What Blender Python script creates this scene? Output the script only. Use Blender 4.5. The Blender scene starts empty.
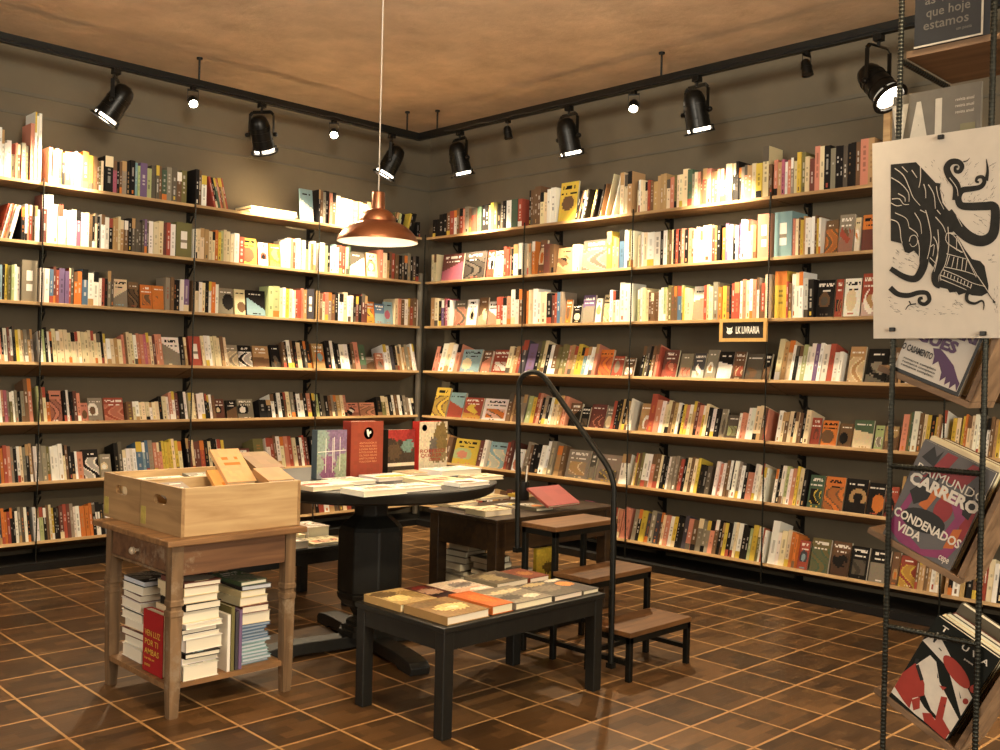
import bpy, bmesh, math, random
import numpy as np
from mathutils import Vector, Matrix

# ------------------------------------------------------------------ camera, world, lights, exposure
SC = bpy.context.scene
COL = SC.collection
CAMP = np.array([-4.9232, -5.8304, 1.1936])
FPX, YAW, PITCH, ROLL = 989.18, .7808, -.0043, .0241
_cy, _sy = math.cos(YAW), math.sin(YAW)
FWD = np.array([_sy * math.cos(PITCH), _cy * math.cos(PITCH), math.sin(PITCH)])
_r = np.array([_cy, -_sy, 0.]); _u = np.cross(_r, FWD)
RGT = math.cos(ROLL) * _r + math.sin(ROLL) * _u
UPV = -math.sin(ROLL) * _r + math.cos(ROLL) * _u
cd = bpy.data.cameras.new('camera'); cam = bpy.data.objects.new('camera', cd); COL.objects.link(cam)
cd.sensor_width = 36; cd.lens = FPX * 36 / 1000; cd.clip_start = .05; cd.clip_end = 60
M = Matrix.Identity(4)
for i in range(3):
    M[i][0], M[i][1], M[i][2], M[i][3] = RGT[i], UPV[i], -FWD[i], CAMP[i]
cam.matrix_world = M
SC.camera = cam
vs = SC.view_settings
SC.display_settings.display_device = 'sRGB'
vs.view_transform = 'Standard'; vs.look = 'None'; vs.gamma = 1.0; vs.use_curve_mapping = False
vs.exposure = 1.3
W = bpy.data.worlds.new('world'); SC.world = W; W.use_nodes = True
W.node_tree.nodes['Background'].inputs[0].default_value = (1.0, .74, .48, 1)
W.node_tree.nodes['Background'].inputs[1].default_value = .11
SC.cycles.max_bounces = 6; SC.cycles.diffuse_bounces = 4; SC.cycles.glossy_bounces = 3
SC.cycles.sample_clamp_indirect = 4.0; SC.cycles.use_denoising = True

WARM = (1.0, .78, .50)
def spot(name, loc, target, watts, size=70, blend=.6, rad=.05, col=WARM):
    l = bpy.data.lights.new(name, 'SPOT'); l.energy = watts; l.spot_size = math.radians(size); l.spot_blend = blend
    l.shadow_soft_size = rad; l.color = col
    o = bpy.data.objects.new(name, l); COL.objects.link(o); o.location = loc
    o.rotation_euler = (Vector(target) - Vector(loc)).to_track_quat('-Z', 'Y').to_euler()
    return o
def area(name, loc, target, watts, sx, sy, col=WARM):
    l = bpy.data.lights.new(name, 'AREA'); l.energy = watts; l.shape = 'RECTANGLE'; l.size = sx; l.size_y = sy; l.color = col
    o = bpy.data.objects.new(name, l); COL.objects.link(o); o.location = loc
    o.rotation_euler = (Vector(target) - Vector(loc)).to_track_quat('-Z', 'Y').to_euler()
    return o
# the rest of the shop: a can lamp over the tables, then three added fills that are no lamps of the shop
spot('shop_can_lamp', (-3.5, -5.6, 2.95), (-2.85, -2.85, .45), 130, 54, .8, .09)
area('front_fill_light', (-4.0, -8.7, 1.9), (-3.0, 0, 1.3), 80, 3.0, 1.6, (1, .87, .68))  # added soft fill from behind the camera, mainly for the left wall
spot('ceiling_fill_light', (-3.7, -4.1, 2.5), (-3.25, -3.65, 3.27), 270, 150, 1., .25, (1, .91, .76))  # added fill to brighten the ceiling, stands in for bounced light
area('side_fill_light', (-8.2, -3.2, 1.9), (-3.0, -2.9, .7), 36, 1.6, 1.2, (1, .88, .72))  # added fill from the left for the faces turned that way

# ------------------------------------------------------------------ pixel -> place on a real plane
def ray(u, v):
    d = (u - 500) / FPX * RGT - (v - 375) / FPX * UPV + FWD
    return d
def bp(u, v, ax, c):
    d = ray(u, v); k = 'xyz'.index(ax); t = (c - CAMP[k]) / d[k]
    return CAMP + t * d
def pj(P):
    d = np.asarray(P, float) - CAMP; z = d @ FWD
    return 500 + FPX * (d @ RGT) / z, 375 - FPX * (d @ UPV) / z

# ------------------------------------------------------------------ materials
def lin(h):
    if isinstance(h, str):
        h = h.lstrip('#'); h = [int(h[i:i + 2], 16) / 255 for i in (0, 2, 4)]
    return tuple(((x / 12.92) if x <= .04045 else ((x + .055) / 1.055) ** 2.4) for x in h)
def newmat(name):
    m = bpy.data.materials.new(name); m.use_nodes = True
    return m, m.node_tree, m.node_tree.nodes['Principled BSDF']
def mat(name, col, rough=.5, metal=0., var=.15, scale=8., bump=0., stretch=(1, 1, 1), spec=.4):
    """one colour broken up by a soft noise; bump from the same noise"""
    m, t, b = newmat(name); c = lin(col)
    tc = t.nodes.new('ShaderNodeTexCoord'); mp = t.nodes.new('ShaderNodeMapping'); mp.inputs['Scale'].default_value = stretch
    nz = t.nodes.new('ShaderNodeTexNoise'); nz.inputs['Scale'].default_value = scale; nz.inputs['Detail'].default_value = 9; nz.inputs['Roughness'].default_value = .6
    t.links.new(tc.outputs['Object'], mp.inputs[0]); t.links.new(mp.outputs[0], nz.inputs['Vector'])
    rp = t.nodes.new('ShaderNodeValToRGB'); e = rp.color_ramp.elements
    e[0].position, e[1].position = .3, .7
    e[0].color = (*[x * (1 - var) for x in c], 1); e[1].color = (*[min(1, x * (1 + var)) for x in c], 1)
    t.links.new(nz.outputs[0], rp.inputs[0]); t.links.new(rp.outputs[0], b.inputs['Base Color'])
    b.inputs['Roughness'].default_value = rough; b.inputs['Metallic'].default_value = metal
    b.inputs['Specular IOR Level'].default_value = spec
    if bump:
        bn = t.nodes.new('ShaderNodeBump'); bn.inputs['Strength'].default_value = bump; bn.inputs['Distance'].default_value = .01
        t.links.new(nz.outputs[0], bn.inputs['Height']); t.links.new(bn.outputs[0], b.inputs['Normal'])
    return m
def wood(name, c1, c2, axis='x', rough=.5, scale=9., bump=.15, wear=None):
    m, t, b = newmat(name)
    tc = t.nodes.new('ShaderNodeTexCoord'); mp = t.nodes.new('ShaderNodeMapping')
    s = [14, 14, 14]; s['xyz'.index(axis)] = 1.2; mp.inputs['Scale'].default_value = s
    nz = t.nodes.new('ShaderNodeTexNoise'); nz.inputs['Scale'].default_value = scale / 4; nz.inputs['Detail'].default_value = 7; nz.inputs['Distortion'].default_value = .6
    t.links.new(tc.outputs['Object'], mp.inputs[0]); t.links.new(mp.outputs[0], nz.inputs['Vector'])
    rp = t.nodes.new('ShaderNodeValToRGB'); e = rp.color_ramp.elements
    e[0].position, e[1].position = .32, .68; e[0].color = (*lin(c1), 1); e[1].color = (*lin(c2), 1)
    t.links.new(nz.outputs[0], rp.inputs[0]); out = rp.outputs[0]
    if wear:
        n2 = t.nodes.new('ShaderNodeTexNoise'); n2.inputs['Scale'].default_value = 7; n2.inputs['Detail'].default_value = 8; n2.inputs['Roughness'].default_value = .75
        t.links.new(tc.outputs['Object'], n2.inputs['Vector'])
        r2 = t.nodes.new('ShaderNodeValToRGB'); r2.color_ramp.elements[0].position = .56; r2.color_ramp.elements[1].position = .66
        mx = t.nodes.new('ShaderNodeMix'); mx.data_type = 'RGBA'; mx.inputs['B'].default_value = (*lin(wear), 1)
        t.links.new(n2.outputs[0], r2.inputs[0]); t.links.new(r2.outputs[0], mx.inputs['Factor']); t.links.new(out, mx.inputs['A']); out = mx.outputs['Result']
    t.links.new(out, b.inputs['Base Color']); b.inputs['Roughness'].default_value = rough
    bn = t.nodes.new('ShaderNodeBump'); bn.inputs['Strength'].default_value = bump; bn.inputs['Distance'].default_value = .004
    t.links.new(nz.outputs[0], bn.inputs['Height']); t.links.new(bn.outputs[0], b.inputs['Normal'])
    return m
def emit(name, col, strength):
    m, t, b = newmat(name); b.inputs['Base Color'].default_value = (*col, 1)
    b.inputs['Emission Color'].default_value = (*col, 1); b.inputs['Emission Strength'].default_value = strength
    return m
def printed(name, rough):
    m, t, b = newmat(name); a = t.nodes.new('ShaderNodeAttribute'); a.attribute_name = 'Col'
    t.links.new(a.outputs['Color'], b.inputs['Base Color']); b.inputs['Roughness'].default_value = rough
    b.inputs['Specular IOR Level'].default_value = .16
    return m
def floor_material():
    m, t, b = newmat('parquet'); N = t.nodes.new; L = t.links.new
    tc = N('ShaderNodeTexCoord'); mp = N('ShaderNodeMapping'); mp.vector_type = 'TEXTURE'
    mp.inputs['Location'].default_value = (.0773, .1879, 0); mp.inputs['Rotation'].default_value = (0, 0, -.0173); mp.inputs['Scale'].default_value = (.2315, .2439, 1)
    L(tc.outputs['Object'], mp.inputs[0])
    sp = N('ShaderNodeSeparateXYZ'); L(mp.outputs[0], sp.inputs[0])
    def mt(op, a, bb=None, c=None):
        n = N('ShaderNodeMath'); n.operation = op
        for i, x in enumerate((a, bb, c)):
            if x is None: continue
            if isinstance(x, (int, float)): n.inputs[i].default_value = x
            else: L(x, n.inputs[i])
        return n.outputs[0]
    def edge(x):
        f = mt('FRACT', x); return mt('MINIMUM', f, mt('SUBTRACT', 1., f)), f
    ex, fx = edge(sp.outputs[0]); ey, fy = edge(sp.outputs[1])
    mn = mt('MINIMUM', ex, ey); grout = mt('LESS_THAN', mn, .020)
    ix, iy = mt('FLOOR', sp.outputs[0]), mt('FLOOR', sp.outputs[1])
    par = mt('LESS_THAN', mt('FRACT', mt('MULTIPLY', mt('ADD', ix, iy), .5)), .25)
    # strips of each block run along one side
    strip = mt('FLOOR', mt('MULTIPLY', fy, 5.0)); half = mt('FLOOR', mt('MULTIPLY', mt('ADD', fx, mt('MULTIPLY', strip, .37)), 1.6))
    cv = N('ShaderNodeCombineXYZ'); L(mt('ADD', ix, mt('MULTIPLY', half, .31)), cv.inputs[0]); L(iy, cv.inputs[1]); L(strip, cv.inputs[2])
    wn = N('ShaderNodeTexWhiteNoise'); wn.noise_dimensions = '3D'; L(cv.outputs[0], wn.inputs['Vector'])
    c2 = N('ShaderNodeCombineXYZ'); L(ix, c2.inputs[0]); L(iy, c2.inputs[1])
    w2 = N('ShaderNodeTexWhiteNoise'); w2.noise_dimensions = '3D'; L(c2.outputs[0], w2.inputs['Vector'])
    ms = N('ShaderNodeMapping'); ms.inputs['Scale'].default_value = (2.2, 30, 1); L(mp.outputs[0], ms.inputs[0])
    nz = N('ShaderNodeTexNoise'); nz.inputs['Scale'].default_value = 1.; nz.inputs['Detail'].default_value = 6; L(ms.outputs[0], nz.inputs['Vector'])
    v = mt('ADD', mt('ADD', mt('MULTIPLY', wn.outputs['Value'], .34), mt('MULTIPLY', w2.outputs['Value'], .26)), mt('MULTIPLY', nz.outputs[0], .5))
    rp = N('ShaderNodeValToRGB'); e = rp.color_ramp.elements
    e[0].position, e[0].color = .18, (*lin('#2c1f13'), 1); e[1].position, e[1].color = .95, (*lin('#7a5936'), 1)
    k = e.new(.55); k.color = (*lin('#4f3820'), 1)
    L(v, rp.inputs[0])
    mx = N('ShaderNodeMix'); mx.data_type = 'RGBA'; mx.inputs['B'].default_value = (*lin('#b28a5a'), 1)
    L(grout, mx.inputs['Factor']); L(rp.outputs[0], mx.inputs['A']); L(mx.outputs['Result'], b.inputs['Base Color'])
    b.inputs['Roughness'].default_value = .3; b.inputs['Specular IOR Level'].default_value = .45
    r2 = N('ShaderNodeMapRange'); r2.inputs['To Min'].default_value = .24; r2.inputs['To Max'].default_value = .48; L(nz.outputs[0], r2.inputs[0]); L(r2.outputs[0], b.inputs['Roughness'])
    bn = N('ShaderNodeBump'); bn.inputs['Strength'].default_value = .12; bn.inputs['Distance'].default_value = .003
    L(mt('SUBTRACT', nz.outputs[0], grout), bn.inputs['Height']); L(bn.outputs[0], b.inputs['Normal'])
    return m
MT = dict(
    floor=floor_material(),
    ceil=mat('ceiling_plaster', '#c4ab8c', .9, var=.2, scale=3.4, bump=.9),
    wall=mat('wall_paint', '#665d4c', .85, var=.06, scale=5, bump=.2),
    black=mat('black_paint', '#0f0f0e', .5, var=.2),
    trim=mat('wall_trim', '#5f5a4d', .8, var=.06),
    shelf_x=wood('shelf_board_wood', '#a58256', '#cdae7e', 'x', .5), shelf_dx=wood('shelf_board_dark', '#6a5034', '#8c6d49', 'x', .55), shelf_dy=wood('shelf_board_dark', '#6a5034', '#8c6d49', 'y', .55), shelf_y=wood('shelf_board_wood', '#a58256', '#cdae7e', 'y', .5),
    steel=mat('dark_steel', '#2a2926', .42, .8, var=.25, scale=60, bump=.1),
    rebar=mat('ribbed_steel', '#33342f', .38, .85, var=.3, scale=90, bump=.1),
    iron=mat('black_iron', '#141512', .45, .3, var=.35, scale=14, bump=.08),
    blackwood=wood('black_stained_wood', '#0a0a08', '#12120d', 'z', .55, bump=.2, wear='#1a1a15'),
    tabwood=wood('dark_table_wood', '#24170b', '#3d2a14', 'x', .5),
    tread=wood('step_tread_wood', '#56391f', '#7a5531', 'x', .5),
    cab=wood('old_cabinet_wood', '#5c4731', '#866a4b', 'z', .62, wear='#8f7d66'),
    cabtop=wood('cabinet_top_wood', '#6b4c30', '#957049', 'x', .55),
    cabside=wood('cabinet_side_wood', '#553927', '#7a573b', 'x', .6, wear='#96836b'),
    crate=wood('crate_pine', '#a98a60', '#c9ae82', 'x', .6), cratey=wood('crate_pine_end', '#8a6c48', '#ad8d62', 'y', .6),
    book=printed('printed_cover', .6), page=mat('paper_pages', '#efe6cf', .8, var=.05, scale=150, stretch=(1, 1, 9)),
    copper=mat('brushed_copper', '#b87f60', .34, 1., var=.12, scale=40, stretch=(1, 1, 16)),
    white=mat('white_enamel', '#f5ecdc', .5, var=.02), cord=mat('pale_cord', '#b9b0a2', .6),
    can=mat('lamp_can_black', '#141310', .35, .5, var=.2, scale=20),
    lens=emit('lamp_lens', (1, .86, .66), 5.), bulb=emit('lamp_bulb', (1, .84, .6), 30.), glow=emit('pendant_bulb', (1, .84, .62), 22.),
    paper=mat('print_paper', '#d9d2c6', .85, var=.03, scale=30), ink=mat('print_ink', '#1c1d1b', .7, var=.5, scale=45),
    frame=mat('sign_frame_wood', '#d8ad68', .5, var=.12, stretch=(1, 10, 1)), board=mat('sign_board_black', '#24201b', .6),
    letter=mat('white_lettering', '#f3efe6', .6), knob=mat('pale_knob', '#b9aa93', .35),
    pipe=mat('painted_pipe', '#a9a08c', .6, var=.1), traywood=wood('tray_wood', '#6f5740', '#94775a', 'y', .6),
    sticker=mat('yellowed_sticker', '#b3a455', .6, var=.25, scale=30), grip=mat('dark_plastic', '#17181a', .4),
)
HX = dict(w='#f2ede2', c='#e3d3ad', k='#1d1b1a', g='#4c4843', m='#8d8678', r='#a63c30', R='#63262a', o='#d9792b', y='#dfc145', n='#6a4a32',
          t='#bf9a68', b='#3f6f97', B='#262d45', l='#86aebb', G='#2f5a48', e='#b3c389', v='#6d6a3d', p='#71588c', P='#b25a78', s='#d58a72')
NAMES = dict(w='white', c='cream', k='black', g='dark grey', m='grey', r='red', R='maroon', o='orange', y='yellow', n='brown',
             t='tan', b='blue', B='navy', l='pale blue', G='dark green', e='pale green', v='olive', p='purple', P='rose pink', s='salmon')
PAL = {k: tuple(.80 * q + .20 * m for q, m in zip(lin(v), lin('#8a7c62'))) if k not in 'wck' else lin(v) for k, v in HX.items()}
rnd = random.Random(11)
def jit(c, a=.16, r=rnd):
    f = 1 + r.uniform(-a, a); return tuple(max(.004, min(.9, x * f * (1 + r.uniform(-.05, .05)))) for x in c)

# ------------------------------------------------------------------ mesh builder
class MB:
    def __init__(s): s.v, s.f, s.c = [], [], []
    def quad(s, a, b, c, d, col=None):
        n = len(s.v); s.v += [tuple(a), tuple(b), tuple(c), tuple(d)]; s.f.append((n, n + 1, n + 2, n + 3)); s.c.append(col)
    def poly(s, pts, col=None):
        n = len(s.v); s.v += [tuple(p) for p in pts]; s.f.append(tuple(range(n, n + len(pts)))); s.c.append(col)
    def box(s, lo, hi, col=None): s.obox(lo, (hi[0] - lo[0], 0, 0), (0, hi[1] - lo[1], 0), (0, 0, hi[2] - lo[2]), col)
    def obox(s, o, a, b, c, col=None, cols=None):
        o, a, b, c = map(lambda q: np.asarray(q, float), (o, a, b, c)); n = len(s.v)
        for k in (0, 1):
            for j in (0, 1):
                for i in (0, 1): s.v.append(tuple(o + i * a + j * b + k * c))
        flip = np.dot(np.cross(a, b), c) < 0
        for q in ((0, 2, 3, 1), (4, 5, 7, 6), (0, 1, 5, 4), (2, 6, 7, 3), (0, 4, 6, 2), (1, 3, 7, 5)):
            q = q[::-1] if flip else q
            s.f.append(tuple(n + i for i in q)); s.c.append(col)
    def tube(s, pts, r, n=10, cap=True, col=None, rib=None):
        pts = [np.asarray(p, float) for p in pts]; rs = r if isinstance(r, (list, tuple)) else [r] * len(pts)
        base = len(s.v); t0 = None
        for i, p in enumerate(pts):
            t = pts[min(i + 1, len(pts) - 1)] - pts[max(i - 1, 0)]; t = t / (np.linalg.norm(t) + 1e-12)
            if t0 is None:
                x = np.cross(t, (0, 0, 1.)) if abs(t[2]) < .9 else np.cross(t, (1., 0, 0)); x /= np.linalg.norm(x)
            else:
                x = x - t * np.dot(x, t); x /= np.linalg.norm(x)
            t0 = t; y = np.cross(t, x)
            for k in range(n):
                a = 2 * math.pi * k / n; s.v.append(tuple(p + rs[i] * (math.cos(a) * x + math.sin(a) * y)))
        for i in range(len(pts) - 1):
            for k in range(n):
                k2 = (k + 1) % n
                s.f.append((base + i * n + k, base + i * n + k2, base + (i + 1) * n + k2, base + (i + 1) * n + k)); s.c.append(col)
        if cap:
            s.f.append(tuple(base + k for k in range(n))[::-1]); s.c.append(col)
            s.f.append(tuple(base + (len(pts) - 1) * n + k for k in range(n))); s.c.append(col)
    def lathe(s, prof, o, ax=(0, 0, 1), n=24, col=None, caps=True):
        """profile of (radius, height) turned about the axis ax at o"""
        ax = np.asarray(ax, float); ax = ax / np.linalg.norm(ax)
        x = np.cross(ax, (0, 0, 1.)) if abs(ax[2]) < .9 else np.cross(ax, (1., 0, 0)); x /= np.linalg.norm(x); y = np.cross(ax, x); o = np.asarray(o, float)
        base = len(s.v)
        for r, h in prof:
            for k in range(n):
                a = 2 * math.pi * k / n; s.v.append(tuple(o + ax * h + r * (math.cos(a) * x + math.sin(a) * y)))
        for i in range(len(prof) - 1):
            for k in range(n):
                k2 = (k + 1) % n; s.f.append((base + i * n + k, base + i * n + k2, base + (i + 1) * n + k2, base + (i + 1) * n + k)); s.c.append(col)
        for i, rev in ((0, True), (len(prof) - 1, False)):
            if caps and prof[i][0] > 1e-4:
                q = tuple(base + i * n + k for k in range(n)); s.f.append(q[::-1] if rev else q); s.c.append(col)
    def build(s, name, m, parent=None, origin=None, smooth=False, bevel=0.):
        if origin is None:
            if parent is not None: origin = s_org(parent)
            else:
                a = np.array(s.v); origin = ((a[:, 0].min() + a[:, 0].max()) / 2, (a[:, 1].min() + a[:, 1].max()) / 2, a[:, 2].min())
        me = bpy.data.meshes.new(name); org = np.asarray(origin, float)
        me.from_pydata([tuple(np.asarray(p, float) - org) for p in s.v], [], s.f)
        if any(c is not None for c in s.c):
            at = me.color_attributes.new('Col', 'FLOAT_COLOR', 'CORNER'); arr = []
            for c, f in zip(s.c, s.f): arr += [*(c or (.8, .8, .8)), 1.] * len(f)
            at.data.foreach_set('color', arr)
        if smooth:
            bm = bmesh.new(); bm.from_mesh(me); bmesh.ops.remove_doubles(bm, verts=bm.verts, dist=1e-5); bm.to_mesh(me); bm.free()
            me.polygons.foreach_set('use_smooth', [True] * len(me.polygons)); me.set_sharp_from_angle(angle=math.radians(38))
        me.materials.append(m); me.update()
        o = bpy.data.objects.new(name, me); COL.objects.link(o)
        if parent is not None: o.parent = parent; o.location = tuple(org - s_org(parent))
        else: o.location = tuple(org)
        if bevel:
            bm = bmesh.new(); bm.from_mesh(me); bmesh.ops.remove_doubles(bm, verts=bm.verts, dist=1e-5); bm.to_mesh(me); bm.free()
            md = o.modifiers.new('soft_edge', 'BEVEL'); md.width = bevel; md.segments = 2; md.limit_method = 'ANGLE'
        return o
ORG = {}
def s_org(o):
    p = np.zeros(3)
    while o is not None: p = p + np.array(o.location); o = o.parent
    return p
def tag(o, label, cat, group=None, kind=None):
    o['label'] = label
    if cat: o['category'] = cat
    if group: o['group'] = group
    if kind: o['kind'] = kind
    return o
def thing(name, label, cat, loc, group=None):
    o = bpy.data.objects.new(name, None); COL.objects.link(o); o.location = tuple(loc); o.empty_display_size = .05
    return tag(o, label, cat, group)
def struct(mb, name, m, label, **k):
    o = mb.build(name, m, **k); o['kind'] = 'structure'; o['label'] = label
    return o
def lettering(name, text, m, parent, o, ax, up, height, fit=None, off=.0012, bold=0., align='LEFT'):
    """flat lettering lying on a face: origin o, reading direction ax, upright direction up"""
    c = bpy.data.curves.new(name, 'FONT'); c.body = text; c.size = 1; c.extrude = .0; c.offset = bold; c.resolution_u = 2; c.align_x = align
    t = bpy.data.objects.new('t', c); COL.objects.link(t); dg = bpy.context.evaluated_depsgraph_get(); dg.update()
    me = bpy.data.meshes.new_from_object(t.evaluated_get(dg)); bpy.data.objects.remove(t)
    ax = np.asarray(ax, float); ax /= np.linalg.norm(ax); up = np.asarray(up, float); up /= np.linalg.norm(up); nn = np.cross(ax, up)
    co = np.array([v.co[:] for v in me.vertices])
    if not len(co): return None
    h = co[:, 1].max() - max(0, co[:, 1].min()); k = height / max(h, .1); wd = co[:, 0].max() - co[:, 0].min(); kx = k if fit is None else fit / wd
    org = s_org(parent)
    for i, v in enumerate(me.vertices): v.co = tuple(np.asarray(o, float) + ax * co[i, 0] * kx + up * co[i, 1] * k + nn * off - org)
    me.materials.clear(); me.materials.append(m); me.name = name
    ob = bpy.data.objects.new(name, me); COL.objects.link(ob); ob.parent = parent
    return ob

# ------------------------------------------------------------------ books
PAGE = lin('#e9dfc6')
def spine_cells(kind, base, acc, r, rows):
    """colours of a 3 x rows grid, bottom to top"""
    g = [[base] * 3 for _ in range(rows)]
    inkc = (.02, .02, .02) if sum(base) > 1.0 else acc if r.random() < .3 else PAL['w']
    a, b = int(rows * r.uniform(.2, .35)), int(rows * r.uniform(.7, .9))
    k = .25 + .35 * r.random(); ic = tuple(k * x + (1 - k) * y for x, y in zip(inkc, base))
    for i in range(a, b):
        if r.random() < .5: g[i][1] = ic
    if kind == 1:
        for i in range(int(rows * .72), rows): g[i] = [acc] * 3
    elif kind == 2:
        for i in range(0, int(rows * .22)): g[i] = [acc] * 3
    elif kind == 3:
        g[1][1] = acc; g[2][1] = acc
    return g
def art_cells(base, acc, r, nx=16, ny=22):
    """a made-up cover: ground, one big shape or picture, a title and an author line"""
    g = [[base] * nx for _ in range(ny)]
    third = PAL[r.choice('wkcrgnlyots')]; style = r.randrange(6); mid = tuple(.5 * a + .5 * b for a, b in zip(base, acc))
    cx, cy, rx, ry = r.uniform(.3, .7), r.uniform(.3, .5), r.uniform(.25, .45), r.uniform(.18, .32); sl = r.uniform(-.5, .5); top = r.uniform(.45, .62)
    dark = sum(base) < .9; inkc = PAL['w'] if dark else PAL['k']
    for j in range(ny):
        for i in range(nx):
            x, y = (i + .5) / nx, (j + .5) / ny; e = ((x - cx) / rx) ** 2 + ((y - cy) / ry) ** 2
            n = .5 + .5 * math.sin(7 * x + 5 * sl + 3 * math.sin(6 * y + cx * 9))
            if style == 0: c = acc if e < 1 else base
            elif style == 1: c = acc if y < top + sl * (x - .5) else base
            elif style == 2: c = (acc if n < .5 else third if n < .75 else mid) if (.1 < x < .9 and .12 < y < top) else base
            elif style == 3: c = acc if (e < 1 and n < .6) else third if e < .35 else mid if y < .3 + sl * x else base
            elif style == 4: c = (mid if n < .45 else acc if n < .8 else base) if y < .72 else base
            else: c = third if e < .3 else acc if e < 1 and y > cy - ry * .6 else base
            g[j][i] = tuple(q * (1 + .12 * (r.random() - .5)) for q in c)
    for j0, hgt in (((ny - 4, 2), (ny - 7, 1)) if r.random() < .55 else ((ny - 4, 1),)):
        w0 = r.randrange(1, 5)
        for j in range(j0, j0 + hgt):
            for i in range(w0, nx - w0):
                if r.random() < .7: g[j][i] = inkc
    if r.random() < .6:
        for i in range(4, nx - 4):
            if r.random() < .55: g[1][i] = third
    return g
def grid_face(mb, o, a, b, cells, xs=None):
    ny, nx = len(cells), len(cells[0]); xs = xs or [i / nx for i in range(nx + 1)]
    o, a, b = np.asarray(o, float), np.asarray(a, float), np.asarray(b, float)
    n = len(mb.v)
    for j in range(ny + 1):
        for x in xs: mb.v.append(tuple(o + a * x + b * (j / ny)))
    for j in range(ny):
        for i in range(nx):
            k = n + j * (nx + 1) + i; mb.f.append((k, k + 1, k + nx + 2, k + nx + 1)); mb.c.append(cells[j][i])
def book_mesh(mb, o, al, up, bk, w, h, d, mode, base, acc, r, cells=None, fine=True):
    """a closed book standing on o. mode 'spine': w = thickness, d = cover width; mode 'face': w = cover width, d = thickness"""
    o = np.asarray(o, float); A, U, B = al * w, up * h, bk * d; base = jit(base, .14, r)
    if mode == 'spine':
        if cells == 'label':
            cl = [[base] * 3 for _ in range(12)]
            for j in range(3, 9): cl[j][1] = PAL['w'] if j not in (5,) else PAL['m']
            grid_face(mb, o, A, U, cl, [0, .3, .7, 1])
        else:
            rows = 20 if fine else 14
            grid_face(mb, o, A, U, spine_cells(r.randrange(5), base, acc, r, rows), [0, .33, .67, 1])
        mb.quad(o, o + U, o + U + B, o + B, base); mb.quad(o + A, o + A + B, o + A + U + B, o + A + U, base)     # the two covers
        e = .14; A1, A2 = A * e, A * (1 - e); pg = jit(PAGE, .08, r)
        for p in (o + U, ):
            i = 0 * up
            mb.quad(p, p + A1, p + A1 + B, p + B, base); mb.quad(p + A1, p + A2, p + A2 + B, p + A1 + B, pg); mb.quad(p + A2, p + A, p + A + B, p + A2 + B, base)
        mb.quad(o + B, o + B + U, o + A + B + U, o + A + B, pg); mb.quad(o, o + B, o + A + B, o + A, base)
    else:
        grid_face(mb, o, A, U, cells or art_cells(base, acc, r))
        mb.quad(o + B, o + B + U, o + A + B + U, o + A + B, base)
        e = .14; B1, B2 = B * e, B * (1 - e); pg = jit(PAGE, .08, r)
        mb.quad(o, o + U, o + U + B, o + B, jit(acc if r.random() < .4 else base, .1, r))   # spine on the left edge
        for p, q in ((o + A, U), (o + U, A)):
            if q is U:
                mb.quad(p, p + B1, p + B1 + U, p + U, base); mb.quad(p + B1, p + B2, p + B2 + U, p + B1 + U, pg); mb.quad(p + B2, p + B, p + B + U, p + B2 + U, base)
            else:
                mb.quad(p, p + A, p + A + B1, p + B1, base); mb.quad(p + B1, p + A + B1, p + A + B2, p + B2, pg); mb.quad(p + B2, p + A + B2, p + A + B, p + B, base)
        mb.quad(o, o + B, o + A + B, o + A, base)

def flat_book(o, al, dp, w, dpt, th, base, acc, label, group, up=(0, 0, 1), seed=0, cells=None, title=None, pagecol=None):
    """a closed book lying flat (or tipped): al = width direction with the spine at its start, dp = from foot to head, up = out of the cover"""
    r = random.Random(seed * 7919 + 5); al, dp, up = (np.asarray(x, float) / np.linalg.norm(x) for x in (al, dp, up)); o = np.asarray(o, float)
    b = jit(base, .08, r); t = thing('book', label, 'book', o + al * w / 2 + dp * dpt / 2, group)
    c = .0022; mb = MB()
    mb.obox(o, al * w, dp * dpt, up * c, b); mb.obox(o + up * c, al * c, dp * dpt, up * (th - 2 * c), b)
    p = o + up * (th - c); mb.obox(p, al * w, dp * dpt, up * (c * .96), b)
    cl = cells or art_cells(b, acc, r)
    grid_face(mb, o + up * (th + .0002), al * w, dp * dpt, cl)
    mb.build('cover', MT['book'], t)
    pg = MB(); i = .003
    pg.obox(o + up * c + al * c + dp * i, al * (w - c - i), dp * (dpt - 2 * i), up * (th - 2 * c), pagecol or jit(PAGE, .05, r))
    pg.build('page_block', MT['book'], t)
    return t

# ================================================================== the room
ZC, YW, XW = 3.065, .28, .28
mb = MB(); mb.quad((-9, -9, 0), (XW, -9, 0), (XW, YW, 0), (-9, YW, 0)); struct(mb, 'floor', MT['floor'], 'brown parquet floor in square blocks with pale orange joints', origin=(0, 0, 0))
mb = MB(); mb.box((-9, -9, ZC), (XW + .1, YW + .1, ZC + .1)); struct(mb, 'ceiling', MT['ceil'], 'rough brown plaster ceiling')
mb = MB(); mb.box((-9, YW, 0), (XW + .1, YW + .1, ZC)); struct(mb, 'wall_left', MT['wall'], 'grey painted wall on the left behind the bookshelves')
mb = MB(); mb.box((XW, -9, 0), (XW + .1, YW, ZC)); struct(mb, 'wall_right', MT['wall'], 'grey painted wall on the right behind the bookshelves')
mb = MB(); mb.box((-9.1, -9, 0), (-9, YW, ZC)); struct(mb, 'wall_light_block', MT['wall'], 'unseen grey wall added to block ambient light')  # out of view, added to keep world light from entering on this side
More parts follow.
